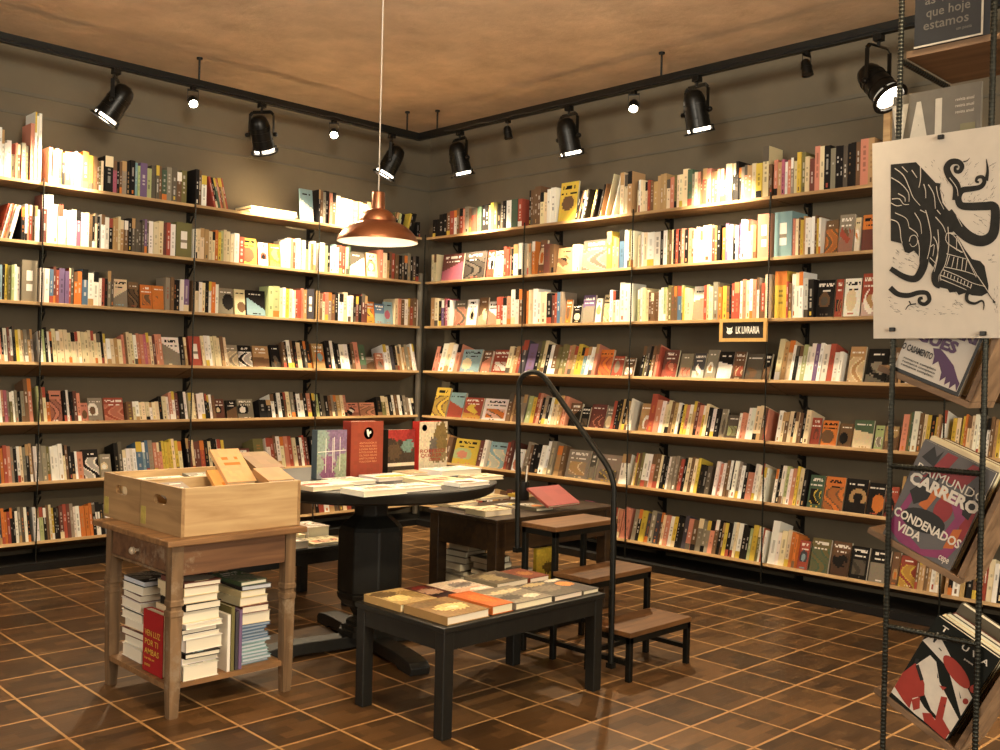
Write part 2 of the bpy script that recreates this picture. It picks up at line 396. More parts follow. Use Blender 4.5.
for i, (z, hgt) in enumerate(((2.74, .022), (2.62, .014))):
    mb = MB(); mb.box((-9, YW - .008, z), (XW, YW, z + hgt)); struct(mb, 'trim_%d' % (2 * i + 1), MT['trim'], 'thin painted moulding line high on the left wall')
    mb = MB(); mb.box((XW - .008, -9, z), (XW, YW - .008, z + hgt)); struct(mb, 'trim_%d' % (2 * i + 2), MT['trim'], 'thin painted moulding line high on the right wall')
PL = .045
mb = MB(); mb.box((-9, -.05, .001), (XW, YW, PL)); struct(mb, 'baseboard_left', MT['black'], 'low black plinth along the foot of the left wall')
mb = MB(); mb.box((-.05, -9, .001), (XW, -.0505, PL)); struct(mb, 'baseboard_right', MT['black'], 'low black plinth along the foot of the right wall')
mb = MB(); mb.tube([(.15, .215, PL), (.15, .215, 1.95)], .022, 16); o = mb.build('conduit_pipe', MT['pipe'], smooth=True); tag(o, 'pale painted pipe standing in the corner behind the shelves', 'pipe')

# ------------------------------------------------------------------ shelving
ZS = [2.2011 - .34 * i for i in range(4)] + [2.2011 - .34 * 3 - .3396 * i for i in (1, 2, 3)]
TILT = [0, 0, 0] + [math.radians(16)] * 4
DEP, TH = .25, .018
E3 = np.eye(3)
def wall_axes(side): return (E3[0], E3[1]) if side == 'L' else (-E3[1], E3[0])       # along the wall to the right, and into the wall
def shelf_axes(side, i):
    al, bk = wall_axes(side); t = TILT[i]
    return al, bk * math.sin(t) + E3[2] * math.cos(t), bk * math.cos(t) - E3[2] * math.sin(t)
def ribbed(mb, a, b, r=.006, pitch=.014, n=8):
    a, b = np.asarray(a, float), np.asarray(b, float); L = np.linalg.norm(b - a); k = max(2, int(L / pitch)); pts, rs = [], []
    for i in range(k + 1):
        for f, rr in ((0, r), (.4, r), (.55, r * 1.12), (.8, r * 1.12)):
            if i == k and f: break
            pts.append(a + (b - a) * min(1, (i + f) / k)); rs.append(rr)
    mb.tube(pts, rs, n)
BAYS = {'L': [-3.76, -2.828, -1.9, -.965, -.02], 'R': [.02, 1.075, 2.015, 2.968, 3.94, 4.9]}
BNAME = {'L': ['outer bay', 'second bay', 'third bay', 'corner bay'], 'R': ['corner bay', 'second bay', 'third bay', 'fourth bay', 'outer bay']}
ORD = 'first second third fourth fifth sixth seventh eighth ninth tenth eleventh twelfth thirteenth fourteenth fifteenth sixteenth seventeenth eighteenth nineteenth twentieth'.split()
def ordn(k):
    if k <= 20: return ORD[k - 1]
    if k % 10 == 0: return {30: 'thirtieth', 40: 'fortieth', 50: 'fiftieth'}[k]
    return {2: 'twenty', 3: 'thirty', 4: 'forty', 5: 'fifty'}[k // 10] + '-' + ORD[k % 10 - 1]
WN = {'L': 'left wall', 'R': 'right wall'}
for side in 'LR':
    al, bk = wall_axes(side); sm = MT['shelf_x' if side == 'L' else 'shelf_y']; bs = BAYS[side]
    for k in range(len(bs) - 1):
        s0, s1 = bs[k], bs[k + 1]
        P = lambda s, dpt, z: al * s + bk * dpt + E3[2] * z
        where = BNAME[side][k]
        t = thing('wall_shelving', 'dark steel and pine wall shelving, %s of the %s' % (where, WN[side]), 'shelving', P((s0 + s1) / 2, .12, 0), 'wall shelving bays')
        for i in range(7):
            a_, u_, b_ = shelf_axes(side, i); mb = MB(); o = P(s0 + .004, 0, ZS[i])
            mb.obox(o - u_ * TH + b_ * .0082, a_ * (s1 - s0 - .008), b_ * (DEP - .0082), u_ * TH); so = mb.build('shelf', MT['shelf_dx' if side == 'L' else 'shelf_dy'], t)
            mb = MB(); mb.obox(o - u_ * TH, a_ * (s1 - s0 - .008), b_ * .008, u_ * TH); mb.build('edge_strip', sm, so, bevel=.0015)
            ze = ZS[i] - .012 - (TH * 1.0); back = DEP * math.cos(TILT[i]); drop = DEP * math.sin(TILT[i])
            for s in (s0 + .09,):       # the bracket below, reaching from the wall rail to the front
                mb = MB(); y0, y1 = .262, .2
                mb.obox(P(s, y1, ZS[i] - TH - .026 - drop * y1 / DEP), al * .008, bk * (y0 - y1) - E3[2] * drop * (y0 - y1) / DEP, E3[2] * .02)
                mb.obox(P(s, y0 - .012, ZS[i] - TH - .075 - drop), al * .008, bk * .012, E3[2] * .05)
                mb.obox(P(s, y0 - .02, ZS[i] - TH - .07 - drop), al * .008, -bk * .045 + E3[2] * .045, -E3[2] * .01); mb.build('bracket', MT['steel'], t)
        for s in (s0,) + ((s1,) if k == len(bs) - 2 and side == 'R' else ()):
            mb = MB(); ribbed(mb, P(s, -.0085, PL + .001), P(s, -.0085, ZS[0] + .02), .0042); mb.build('front_rod', MT['rebar'], t)
        for s in (s0 + .09,):
            mb = MB(); mb.obox(P(s - .006, .262, PL), al * .018, bk * .0175, E3[2] * (ZS[0] - PL + .06)); mb.build('wall_rail', MT['steel'], t)

# ------------------------------------------------------------------ what stands on the shelves, read off the photograph row by row
ROWS = {}
exec_rows = '''
L0 19|0-5 ww h26|5-16 wwc|16-21 sr|22-30 mg|31-35 s h32|35-49 www h37|50-54 s h20|54-60 ww|60-66 nk|66-72 r|72-76 B|76-84 wcy|84-90 o h21|90-98 yn|98-105 nvc h17|106-114 k h21|114-118 P|118-123 kn|123-128 m|128-136 kk h20|136-141 le|141-148 p|148-153 e|153-163 ggn|163-168 G|168-178 mg h21|178-188 nv|188-203 kn h22|203-208 w|209-230 rkGsrntr \\ h19|250-303 STACK www|304-317 F l w h22|318-327 knm h22|327-337 ksn h22|337-346 wc h20|346-354 wc|354-364 on|364-378 kgn|378-393 gkn h15|393-407 vkekk / h16|407-418 ykk / h17|419-426 kk h11
L1 19|0-22 rwsrcwcw /|22-28 kw|28-41 srnwl|43-48 R h27|48-54 w h27|54-64 ww h22|64-77 www h20|77-82 P h20|82-90 ww|90-96 nk|96-101 ck|102-110 ww|110-114 k|114-129 ttctn|129-140 kgg|140-150 ggpg|150-164 wcc|164-168 R|168-172 r|172-177 w|177-193 LAB v h21|194-199 wc|199-210 cct|210-219 cco|219-222 y|222-225 e|225-235 ccc|235-240 w|240-246 r h17|246-261 F y n h17|262-272 F w r h15|273-284 F o t h15|285-297 cwsn|297-307 wwcw h20|307-322 ewvw|322-340 wekwlw|340-352 rrcG|353-369 F g w h17|370-381 F c t h17|381-400 sctnrn|400-424 kgkmkgk
L2 19|0-3 l|3-6 k|6-12 yv|12-15 e|15-21 ww|22-38 LAB m h22|41-50 ww|50-54 b|54-60 Rr|60-70 pp|70-75 rg|75-83 oo|83-89 b|89-100 ww|100-109 wrk h16|109-115 mg|115-131 F c m h16|131-142 F n k h15|143-155 F o n h14|155-167 F o o h14|167-175 mn|175-181 kk h18|181-190 wp h19|193-203 ncw|203-210 ck|210-220 wow|221-237 F m k h16|238-249 F c n h16|250-269 F k l h16|270-281 ee|281-294 cwyc|294-305 wrrs|305-308 t h19|308-318 LAB B h20|318-340 tncsmnk|340-355 wcww|355-357 k|357-369 RkRR|369-378 F o y h15|378-388 F b l h14|388-397 F l P h16|397-418 csnwtrn|418-424 wm
L3 19|0-6 sk|6-10 w|10-18 Rwk|18-24 yc|24-36 cmtm|38-45 ww|45-50 ek|50-55 wk|55-104 cccccccccccccc|104-109 kc|109-125 wctc h15|125-140 snccw|140-156 ssPsc|156-166 Rss|166-184 F w m h18|184-190 kt h18|191-205 LAB r h19|205-224 cwwccc|224-230 nc|230-243 F m c h15|243-257 F k w h15|258-274 F t n h15|275-285 F k g h16|286-300 nkwnk|300-305 c|305-314 kgk|315-329 F t o h18|330-343 kwkk|343-352 ww|352-358 kn|358-363 s|363-369 G|369-379 F m n h10|380-388 F s m h13|388-397 wwB|397-402 kc|402-415 tctmt|415-424 ww h20
L4 17|0-10 wsP|10-20 mvwm|20-27 km|27-35 ns h24|38-42 e h20|42-49 nc h20|49-53 o|53-66 F s R h18|66-76 kwkk|76-83 Rs|83-92 F s n h11|92-107 F m w h14|108-128 F r s h14|129-135 n h11|135-162 cwcccwcc h11|162-172 kcw h14|172-182 swR h17|182-190 kw h17|190-210 ccnwwk h16|210-218 kwn h15|219-229 F R k h13|230-241 F k n h12|242-258 F m k h13|262-274 kk h12|274-287 wkwk h16|287-300 ncmk h17|300-314 wwks h16|316-328 kekg h16|328-340 knmg h15|340-350 tcs h15|351-363 F s k h10|364-379 F s n h10|380-392 kvc h14|392-410 kwnwkm h15|410-420 mwk h13
L5 19|0-3 B|3-10 or|10-14 s|14-20 mk|20-26 wc|26-35 mkt|37-45 wm|45-50 m|50-57 vw|57-66 ww|66-74 cnk|74-80 kw h15|80-86 s h15|86-103 F k w h16|104-115 F m c h13|118-126 kg|126-133 ww h15|133-140 ww h15|140-146 b h19|146-152 lb|152-157 m h20|157-166 sss|166-176 yyyy|176-186 cyc|186-195 kR|195-200 cR|200-212 Rrk|212-218 ck|218-228 kwB|228-241 F R k h13|242-255 F R n h13|258-268 v|270-284 wrnw|284-300 csrc|300-312 RwrR|312-350 kntcrwgs|350-390 nkrcwtgB|390-424 kRwcnkt
L6 17|0-4 B|4-10 oo|10-13 r|13-18 kk|18-27 wmg|27-33 wk|36-42 ww|42-46 e|46-52 kn|52-57 cy|57-62 kk|62-66 R|66-73 rR|73-79 mw|79-83 w|83-95 ooo|95-107 kwk|108-200 wkrnctgkmswBkorcntwk|200-290 tkrwcnkwsRmBkctn|290-424 nkrwsgncrkwtnRwkgsnrckwt
R0 17|431-437 kk h12|437-448 kkn h15|448-452 r|452-457 wn|457-463 rs|463-469 mn|469-474 r|475-486 Gkk|486-491 ty|491-504 vkgk|504-509 w|509-515 G|515-519 r h18|520-532 knn h22|532-538 nn h23|538-545 cc h19|545-553 ww h21|554-572 F y n h24|573-588 knkmk / h17|588-596 yk / h17|596-604 kn / h19|604-611 cc / h24|611-617 wn / h24|618-630 cct h23|632-640 cwc|640-648 ccr|648-655 nt|655-664 ttt h19|664-672 cs|672-680 vcc|680-690 cG h20|690-700 mcsn|700-709 rs h19|709-715 nn|715-724 scR|724-736 cckk h20|736-745 kms|745-754 tc|754-760 y|760-766 c h25|766-772 nn|772-785 stPw|785-795 smc|795-803 yv h20|803-812 cR|812-822 sc h21|822-828 k h21|828-833 m h20|833-845 kkg h20|845-858 kkn h20|858-866 s h21|866-872 t h21|873-879 kt|896-935 tnkrcwnkgst|936-1000 nkrtcgwskntr
R1 18|429-434 cc h19|437-458 F R P h18|459-480 F g k h18|481-488 F r w h18|489-501 F c w h17|501-507 rr|507-511 sk|511-519 ww h20|521-528 cc h19|530-533 o h20|533-540 F n c h21|541-547 R h18|547-551 nn|552-569 F t n h15|570-576 cc h16|577-603 F g m h18|604-609 y h22|609-617 tss|617-622 b h21|622-634 wwvw h21|636-645 cwc|645-658 ww h19|658-665 kw|665-682 vnckrkns|682-694 ksnw|694-700 ww|700-709 c h19|709-718 Rvk|720-728 opc|728-736 wkw|736-739 p|739-748 www h20|748-754 ct|755-770 LAB s h22|772-790 LAB l h22|790-796 sc|796-803 nyt|803-812 www|812-819 nyw|820-833 F n o h16|834-849 F m r h18|850-856 F c w h16|857-872 F o R h17|874-892 wtncs|896-935 knwctkrwgns|936-1000 wktrncwksgnt
R2 18|428-436 tc h19|436-443 kpR|443-448 Pw|449-461 F g s h17|462-472 F w c h17|473-482 F n c h18|483-493 F w s h15|494-501 rr h18|501-509 ws|509-517 ww h22|517-521 n h21|522-526 o h20|526-535 cw h21|535-544 wc h19|544-549 k|549-555 Rr|555-560 bm|561-567 F o n h14|568-577 F k c h11|578-590 F p m h16|591-597 F w t h14|598-607 F c t h16|607-617 wcw h18|617-632 www h22|635-640 ew|640-646 cc|646-656 nnn h16|656-661 ww|661-669 ecv|669-675 nn|675-679 b|679-682 ey|682-688 cc|688-701 F w s h18|701-704 r h18|704-711 ec|711-716 m h19|716-724 oy|724-732 nkr|732-737 r h19|737-757 wscwsw h20|757-762 nr|762-771 cw h22|772-784 y h23|784-789 rn|789-801 www h22|801-811 wk h19|811-829 F k n h18|830-838 F r k h18|839-856 F w c h18|857-872 F r w h20|874-895 tkwcns|896-935 wcktrnsgwkc|936-1000 cktwrnskgtcw
R3 19|430-436 ss h19|436-446 wc h21|446-454 ws h20|455-474 F l c h17|476-485 F n s h16|486-502 F r w h17|503-510 cc|510-516 tr|516-522 B h23|522-530 p h20|530-540 kvc h22|540-552 kwn h20|552-562 vvv|562-571 stt|571-578 yy|578-585 lw|585-592 ws|593-606 F o r h17|607-618 F r m h13|619-631 F n w h12|636-647 kvgk|647-655 nsr|656-671 F R r h17|673-686 F m s h15|687-699 F B w h15|700-711 F m w h17|712-727 F k w h16|728-739 F n r h16|740-757 F g n h15|758-768 F k n h15|772-787 ctc h22|787-793 wk h19|793-805 wew h19|805-817 wpw h20|817-829 wr h20|829-838 ww h16|842-858 F t c h19|860-882 F k m h18|884-895 kn|896-935 tkwcrnsgwkc|936-1000 kwtrncskwgtn
R4 18|427-441 F y n h21|442-457 F l r h18|458-476 F r y h15|477-502 F w o h15|503-513 ntn|513-522 mm|522-530 ey|530-536 rs h20|536-545 kmk|545-554 wcc|554-562 tss|563-574 F n k h15|575-583 F k g h13|584-599 F R R h15|600-607 F m c h14|607-616 rkk|616-624 tkt|624-632 ww|633-644 F t w h17|644-650 r h22|650-655 s|655-665 wcc|665-672 nt|672-680 wky|680-690 sct|690-697 Rs|697-703 yc|703-714 kwk h16|714-720 F m g h16|721-733 F g e h13|734-742 wss h14|742-749 ww h17|749-760 ccn h18|760-768 Rs h17|773-797 wcnckcn h16|797-805 kc|805-815 F r R h14|816-832 F o n h13|833-847 F n k h12|848-868 F G c h14|869-878 F e m h12|879-893 F t n h12|897-903 s h18|903-908 vG|908-914 w h19|914-925 ncy|925-930 k|930-937 ytn|937-941 w h20|947-955 yc|957-962 yo|962-973 ccw|973-980 wcm|982-1000 wntyw
R5 18|430-446 wktn|447-471 F y e h17|473-481 Rw|482-499 F l c h17|500-506 rR|507-518 F w s h14|520-530 mnk|530-540 kw h18|540-549 wm h20|550-559 tn|560-582 F m t h17|583-589 F g m h16|590-614 F m g h16|615-624 ww|624-632 cy|632-637 nv|637-645 ww|645-654 sn|654-662 ckk|662-672 wmm|672-688 nrkcn|688-694 cy|694-706 kkg h15|710-720 wsw|720-728 nwk|728-742 wmwk|742-748 s h14|748-768 wwcww|770-776 wk|776-786 wew|786-793 sy|793-801 ck|802-817 F G k h16|818-838 F o n h16|839-861 F k t h16|862-879 F k o h15|880-893 F r k h14|896-935 tkwcrnsgwkc|936-1000 kwtrncskwgtn
R6 17|430-520 nkrwsgncrkwtnRwk|520-590 kcwrnskwtgPr|590-600 Ps|600-616 rwcs|617-628 ss|628-636 mk|636-641 y|641-654 BmB|654-660 nc|660-668 sw|668-675 yk|675-683 kB|683-697 snm|697-705 mm|705-716 snk|716-726 nyk|726-732 wc|732-741 wk|741-747 ke|747-755 yv|755-763 wrw|765-772 w h21|772-785 wcc|785-792 oo|792-803 F r B h14|805-824 F v G h16|825-844 F n k h16|845-863 F k g h15|864-884 F k m h15|885-893 F n t h15|894-911 F r y h14|912-927 nttnt h15|927-936 wc h16|940-950 tk h14|950-962 wt h14|964-1000 kntrcwk
'''
def s_at(side, i, u):
    """position along the wall of the picture column u, on the front edge of shelf i"""
    k = 0 if side == 'R' else 1; v = 370.
    for _ in range(4):
        P = bp(u, v, 'xy'[k], -.0); P[k] = 0; P[2] = ZS[i]; v = pj(P)[1]
    return P[0] if side == 'L' else -P[1]
SPECS = []
GROW = {'L': (1.03, 1.03, 1.05, 1.05, 1.06, 1.12, 1.14), 'R': (1.12, 1.12, 1.12, 1.07, 1.1, 1.15, 1.14)}
for line in exec_rows.strip().split('\n'):
    parts = line.split('|'); hd = parts[0].split(); side, i, h0 = hd[0][0], int(hd[0][1]), float(hd[1])
    end = -1e9; lim = {'L': -.012, 'R': 4.88}[side]
    if side == 'L':      # the outer bay runs on past the frame
        e0 = s_at('L', i, 0); SPECS.append(('L', i, BAYS['L'][0] + .012, e0 - .003, ['wkcrngtswmcBnkwcrtgvkwcsnm'[i:i + 24]], h0 * 1.06 / 100., False, 0, -1))
    for p in parts[1:]:
        w = p.split(); u0, u1 = map(float, w[0].split('-')); s0, s1 = s_at(side, i, u0), s_at(side, i, u1)
        if i >= 3 or True: s0, s1 = max(s0, end), min(s1, lim)
        if side == 'R': s0 = max(s0, .02)
        for q in BAYS[side]:                    # keep clear of the rods
            if s0 < q < s1:
                if q - s0 < s1 - q: s0 = max(s0, q + .009)
                else: s1 = min(s1, q - .009)
        if s1 - s0 < .008: continue
        end = s1; h = next((float(x[1:]) for x in w if x[0] == 'h' and x[1:].replace('.', '').isdigit()), None)
        lean = 1 if '/' in w else -1 if '\\' in w else 0
        SPECS.append((side, i, s0, s1, w[1:], (h or h0) * GROW[side][i] / 100., h is not None, lean, u0))
BK = []     # every book on the shelves
rb = random.Random(5)
for side, i, s0, s1, w, h, fixed, lean, u0 in SPECS:
    if w[0] == 'STACK':
        n = 4
        for k in range(n): BK.append(dict(side=side, i=i, s=s0 + rb.uniform(0, .03), w=s1 - s0 - .04 - rb.uniform(0, .03), h=.012, lift=k * .0125, kind='flat', a='w', b='cmn'[k % 3], lean=0, d=.2))
        continue
    if w[0] in ('F', 'LAB'):
        BK.append(dict(side=side, i=i, s=s0 + .002, w=s1 - s0 - .004, h=h, kind='face' if w[0] == 'F' else 'label', a=w[1], b=w[2] if w[0] == 'F' else 'w', lean=0, lift=0, d=rb.uniform(.012, .026) if w[0] == 'F' else .17)); continue
    cs = w[0]; n = len(cs); tot = s1 - s0; ang = lean * math.radians(14)
    if lean: tot -= abs(math.sin(ang)) * h
    ws = [rb.uniform(.75, 1.3) for _ in cs]; f = tot / sum(ws); s = s0
    for c, x in zip(cs, ws):
        x *= f; hh = h * (1 + rb.uniform(-.07, .06) * (.5 if fixed else 1))
        off = abs(math.sin(ang)) * h if lean < 0 else 0
        BK.append(dict(side=side, i=i, s=s + off + .0004, w=(x - .0008) * (math.cos(ang) if lean else 1), h=hh, off=u0 < 0, kind='spine', a=c, b=rb.choice('wkcrongyt'), lean=ang, lift=0, d=rb.uniform(.125, .155)))
        s += x
def frame_of(b):
    al, up, bk = shelf_axes(b['side'], b['i'])
    dep = .014 + (.02 if b['kind'] == 'face' else 0) + b.get('dj', 0)
    wal = wall_axes(b['side']); o = wal[0] * b['s'] + E3[2] * ZS[b['i']] + bk * dep + up * (.0012 + b['lift'])
    if b['lean']:
        a = b['lean']; al, up = al * math.cos(a) - up * math.sin(a), up * math.cos(a) + al * math.sin(a)
        if a > 0: o = o + E3[2] * (b['w'] * math.sin(a) * 1.02)
    if b['kind'] == 'face' and TILT[b['i']] == 0:      # covers set facing out tip back a little
        a = math.radians(7); up, bk = up * math.cos(a) + bk * math.sin(a), bk * math.cos(a) - up * math.sin(a); o = o + E3[2] * b['d'] * math.sin(a) * 1.05
    return o, al, up, bk
for b in BK:
    b['dj'] = rb.uniform(0, .012); o, al, up, bk = frame_of(b); A, U = al * b['w'], up * b['h']
    q = [pj(x) for x in (o, o + A, o + A + U, o + U)]
    vis = sum(0 <= x < 1000 and 0 <= y < 750 for x, y in q) / 4
    b['area'] = vis * abs(sum(q[k][0] * q[(k + 1) % 4][1] - q[(k + 1) % 4][0] * q[k][1] for k in range(4))) / 2
    ua = (q[0][0] + q[1][0]) / 2; va = (q[0][1] + q[2][1]) / 2
    hid = (104 < ua < 302 and va > 478) or (313 < ua < 450 and 420 < va < 480) or (ua > 872 and 140 < va < 340) or (300 < ua < 600 and va > 515) or (ua > 893 and va < 400) or (337 < ua < 420 and 196 < va < 246) or (885 < ua and va > 455) or (430 < ua < 585 and va > 500)
    if hid: b['area'] *= .05
# number the books of each bay from the left
cnt = {}
for b in BK:
    if b.get('off'): continue
    k = max(j for j, q in enumerate(BAYS[b['side']][:-1]) if b['s'] + b['w'] / 2 > q - .02); key = (b['side'], b['i'], k); cnt[key] = cnt.get(key, 0) + 1; b['bay'], b['no'] = k, cnt[key]
N_SHELF = 172
ranked = sorted(range(len(BK)), key=lambda k: -BK[k]['area']); keep = set(ranked[:N_SHELF])
rest = MB()
LEV = 'top|second|third|fourth|fifth|sixth|lowest'.split('|')
for k, b in enumerate(BK):
    r = random.Random(1000 + k); o, al, up, bk = frame_of(b); m_ = MB() if k in keep else rest
    base, acc = PAL[b['a']], PAL[b['b']]
    if b['kind'] == 'flat':
        a2, u2, b2 = al, bk, up
        book_mesh(m_, o, al, b2, bk, b['w'], b['h'], .2, 'face', PAL['c'] if b['a'] == 'w' else base, acc, r)
    elif b['kind'] == 'face': book_mesh(m_, o, al, up, bk, b['w'], b['h'], b['d'], 'face', base, acc, r)
    elif b['kind'] == 'label': book_mesh(m_, o, al, up, bk, b['w'], b['h'], b['d'], 'spine', base, acc, r, cells='label')
    else: book_mesh(m_, o, al, up, bk, b['w'], b['h'], b['d'], 'spine', base, acc, r, fine=b['area'] > 60)
    if k in keep:
        where = '%s from left, %s shelf down, %s of %s' % (ordn(b['no']), LEV[b['i']], BNAME[b['side']][b['bay']], WN[b['side']])
        nm = NAMES[b['a']]
        if b['kind'] == 'face': d_ = '%s book facing out' % nm
        elif b['kind'] == 'label': d_ = 'thick %s binder' % nm
        elif b['kind'] == 'flat': d_ = 'flat %s magazine' % nm
        else: d_ = ('tall ' if b['h'] > .225 else 'slim ' if b['w'] < .022 else '') + nm + ' book'
        lab = '%s, %s' % (d_, where)
        ob = m_.build('book', MT['book'], origin=o + al * b['w'] / 2 + bk * b['d'] / 2)
        tag(ob, lab, 'book', 'books on the %s' % WN[b['side']])
ob = rest.build('shelved_books', MT['book']); tag(ob, 'all the other books packed along the shelves of both walls', 'books', None, 'stuff')

# ================================================================== ceiling lamps on their tracks
ZT, YT, XT = 2.9, -.2, -.24
tk = thing('lighting_track', 'long black lighting track hung in front of the left wall', 'lighting track', (-1.9, YT, ZT))
mb = MB(); mb.box((-4.2, YT - .018, ZT - .025), (XT - .018, YT + .018, ZT + .025)); mb.build('rail', MT['iron'], tk)
tr = thing('lighting_track', 'long black lighting track hung in front of the right wall', 'lighting track', (XT, -2.5, ZT))
mb = MB(); mb.box((XT - .018, -5.2, ZT - .025), (XT + .018, YT + .018, ZT + .025)); mb.build('rail', MT['iron'], tr)
for par, u, v, ax in ((tk, 199, 88, 'y'), (tk, 407, 131, 'y'), (tr, 437, 132, 'x'), (tr, 661, 84, 'x')):
    P = bp(u, v, ax, YT if ax == 'y' else XT); mb = MB(); mb.tube([(P[0], P[1], ZT + .0255), (P[0], P[1], ZC - .001)], .006, 8); mb.lathe([(.018, ZC - .012), (.018, ZC - .001)], (P[0], P[1], 0), n=12); mb.build('hanging_rod', MT['iron'], par)
for par, ax in ((tk, 0), (tr, 1)):       # the loose power cable lying along the rail
    mb = MB(); pts = [(-3.9 + .1 * i, YT - .0225, ZT - .004 - .012 * abs(math.sin(i * 1.3))) if ax == 0 else (XT - .0225, -.5 - .12 * i, ZT - .004 - .012 * abs(math.sin(i * 1.1))) for i in range(34)]
    mb.tube(pts, .004, 6); mb.build('cable', MT['grip'], par, smooth=True)

def frame_from(d):
    d = np.asarray(d, float); d = d / np.linalg.norm(d); x = np.cross(d, (0, 0, 1.)); x /= np.linalg.norm(x); return d, x, np.cross(x, d)
def par_can(u, v, ax, target, label, watts, size=80, drop=.2):
    H = bp(u, v, ax, YT if ax == 'y' else XT); H[2] = ZT - .0255; piv = H + (0, 0, -drop)
    if target[1] is None: target = (target[0], H[1] - .06, target[2])
    d, x, up = frame_from(np.asarray(target) - piv)
    t = thing('stage_lamp', label, 'lamp', H, 'black can lamps on the tracks')
    mb = MB(); mb.box((H[0] - .022, H[1] - .022, H[2] - .03), (H[0] + .022, H[1] + .022, H[2])); mb.tube([H + (0, 0, -.03), H + (0, 0, -.055)], .009, 10); mb.build('clamp', MT['can'], t, bevel=.003)
    mb = MB(); w = .083; top = H + (0, 0, -.055); dirs = piv - top
    pts = [piv - x * w, top - x * w * .98 - (0, 0, .02), top - x * w * .75, top + x * w * .75, top + x * w * .98 - (0, 0, .02), piv + x * w]
    for a_, b_ in zip(pts[:-1], pts[1:]):
        a_, b_ = np.asarray(a_), np.asarray(b_); e = b_ - a_; dd = d - e * np.dot(d, e) / np.dot(e, e); dd /= np.linalg.norm(dd); nn = np.cross(e, dd); nn /= np.linalg.norm(nn)
        mb.obox(a_ - dd * .011 - nn * .002, e, dd * .022, nn * .004)
    mb.build('yoke', MT['can'], t)
    for s in (-1, 1):
        mb = MB(); mb.lathe([(.013, .0), (.015, .006), (.015, .02), (.01, .026), (0, .027)], piv + x * s * (w + .001), x * s, 12); mb.build('knob', MT['can'], t, smooth=True)
    mb = MB()
    mb.lathe([(0, -.125), (.028, -.122), (.05, -.105), (.061, -.075), (.064, -.05), (.067, -.05), (.067, -.044), (.064, -.044), (.065, -.02), (.068, -.02), (.068, -.014), (.065, -.014), (.067, .03), (.07, .03), (.07, .036), (.067, .036), (.07, .08), (.074, .082), (.074, .088), (.062, .088), (.058, .02), (0, .0)], piv, d, 28)
    mb.build('barrel', MT['can'], t, smooth=True)
    mb = MB(); mb.lathe([(.061, .089), (.066, .092), (.063, .105), (.04, .112), (0, .114)], piv, d, 28); mb.build('lens', MT['lens'], t, smooth=True)
    mb = MB(); mb.lathe([(.07, .107), (.088, .107), (.088, .118), (.07, .118), (.07, .107)], piv, d, 28, caps=False)
    for k in range(3):
        a = 2.1 * k + .6; q = piv + d * .082 + (x * math.cos(a) + up * math.sin(a)) * .072; mb.obox(q - x * .008 - up * .008, x * .016, up * .016, d * .032)
    mb.build('front_ring', MT['can'], t, smooth=False)
    spot('can_lamp_light', piv + d * .135, piv + d * 2, watts, size, 1., .05)
    return t
def small_spot(u, v, ax, target, label, watts, lit):
    H = bp(u, v, ax, YT if ax == 'y' else XT); H[2] = ZT - .0255; piv = H + (0, 0, -.085); d, x, up = frame_from(np.asarray(target) - piv)
    t = thing('small_spotlight', label, 'lamp', H, 'small spotlights on the tracks')
    mb = MB(); mb.box((H[0] - .014, H[1] - .014, H[2] - .02), (H[0] + .014, H[1] + .014, H[2]))
    for s in (-1, 1):
        mb.obox(H + x * s * .032 - d * .006 - x * .0015 + (0, 0, -.085), x * .003, d * .012, np.array((0, 0, .07)))
    mb.obox(H - x * .0335 - d * .006 + (0, 0, -.022), x * .067, d * .012, np.array((0, 0, .006))); mb.build('yoke', MT['can'], t)
    mb = MB(); mb.lathe([(0, -.045), (.018, -.043), (.026, -.03), (.028, -.005), (.03, -.005), (.03, 0), (.028, 0), (.03, .04), (.026, .04), (.02, .01), (0, .005)], piv, d, 20); mb.build('barrel', MT['can'], t, smooth=True)
    mb = MB(); mb.lathe([(.02, .012), (.025, .026), (.024, .034), (.012, .04), (0, .042)], piv, d, 20); mb.build('bulb', MT['bulb'] if lit else MT['board'], t, smooth=True)
    if lit: spot('small_spot_light', piv + d * .055, piv + d, watts, 62, .7, .03)
    return t
CAN = 118
par_can(116, 78, 'y', (-3.2, .28, 1.35), 'black can lamp aimed at the outer end of the left wall shelves', CAN)
par_can(262, 105, 'y', (-.85, .28, 1.2), 'black can lamp on the left track, second from the outer end', CAN)
par_can(392, 134, 'y', (-.95, .25, 1.45), 'black can lamp beside the pendant cable, close to the corner', CAN * .8)
par_can(460, 135, 'x', (.25, None, 1.05), 'black can lamp nearest the corner on the right track', CAN * .8)
par_can(569, 109, 'x', (.25, None, 1.05), 'black can lamp on the right track above the yellow upright book', CAN)
par_can(697, 81, 'x', (.25, None, 1.05), 'black can lamp on the right track between two small spotlights', CAN)
par_can(879, 33, 'x', (-.45, -4.5, 1.65), 'black can lamp with its lit face showing beside the display rack', CAN * .8, drop=.24)
small_spot(193, 90, 'y', (-2.9, -3.0, .4), 'glowing small spotlight between two can lamps near a ceiling rod', 80, True)
small_spot(334, 122, 'y', (-2.6, -2.9, .5), 'glowing small spotlight left of the pendant cable', 80, True)
small_spot(634, 92, 'x', (-2.3, -3.6, .2), 'glowing small spotlight on the right track', 90, True)
small_spot(508, 121, 'x', (-.1, -1.3, 1.5), 'unlit small black spotlight near the corner on the right track', 0, False)
small_spot(807, 47, 'x', (-.3, -3.6, 1.5), 'unlit small black spotlight further out on the right track', 0, False)

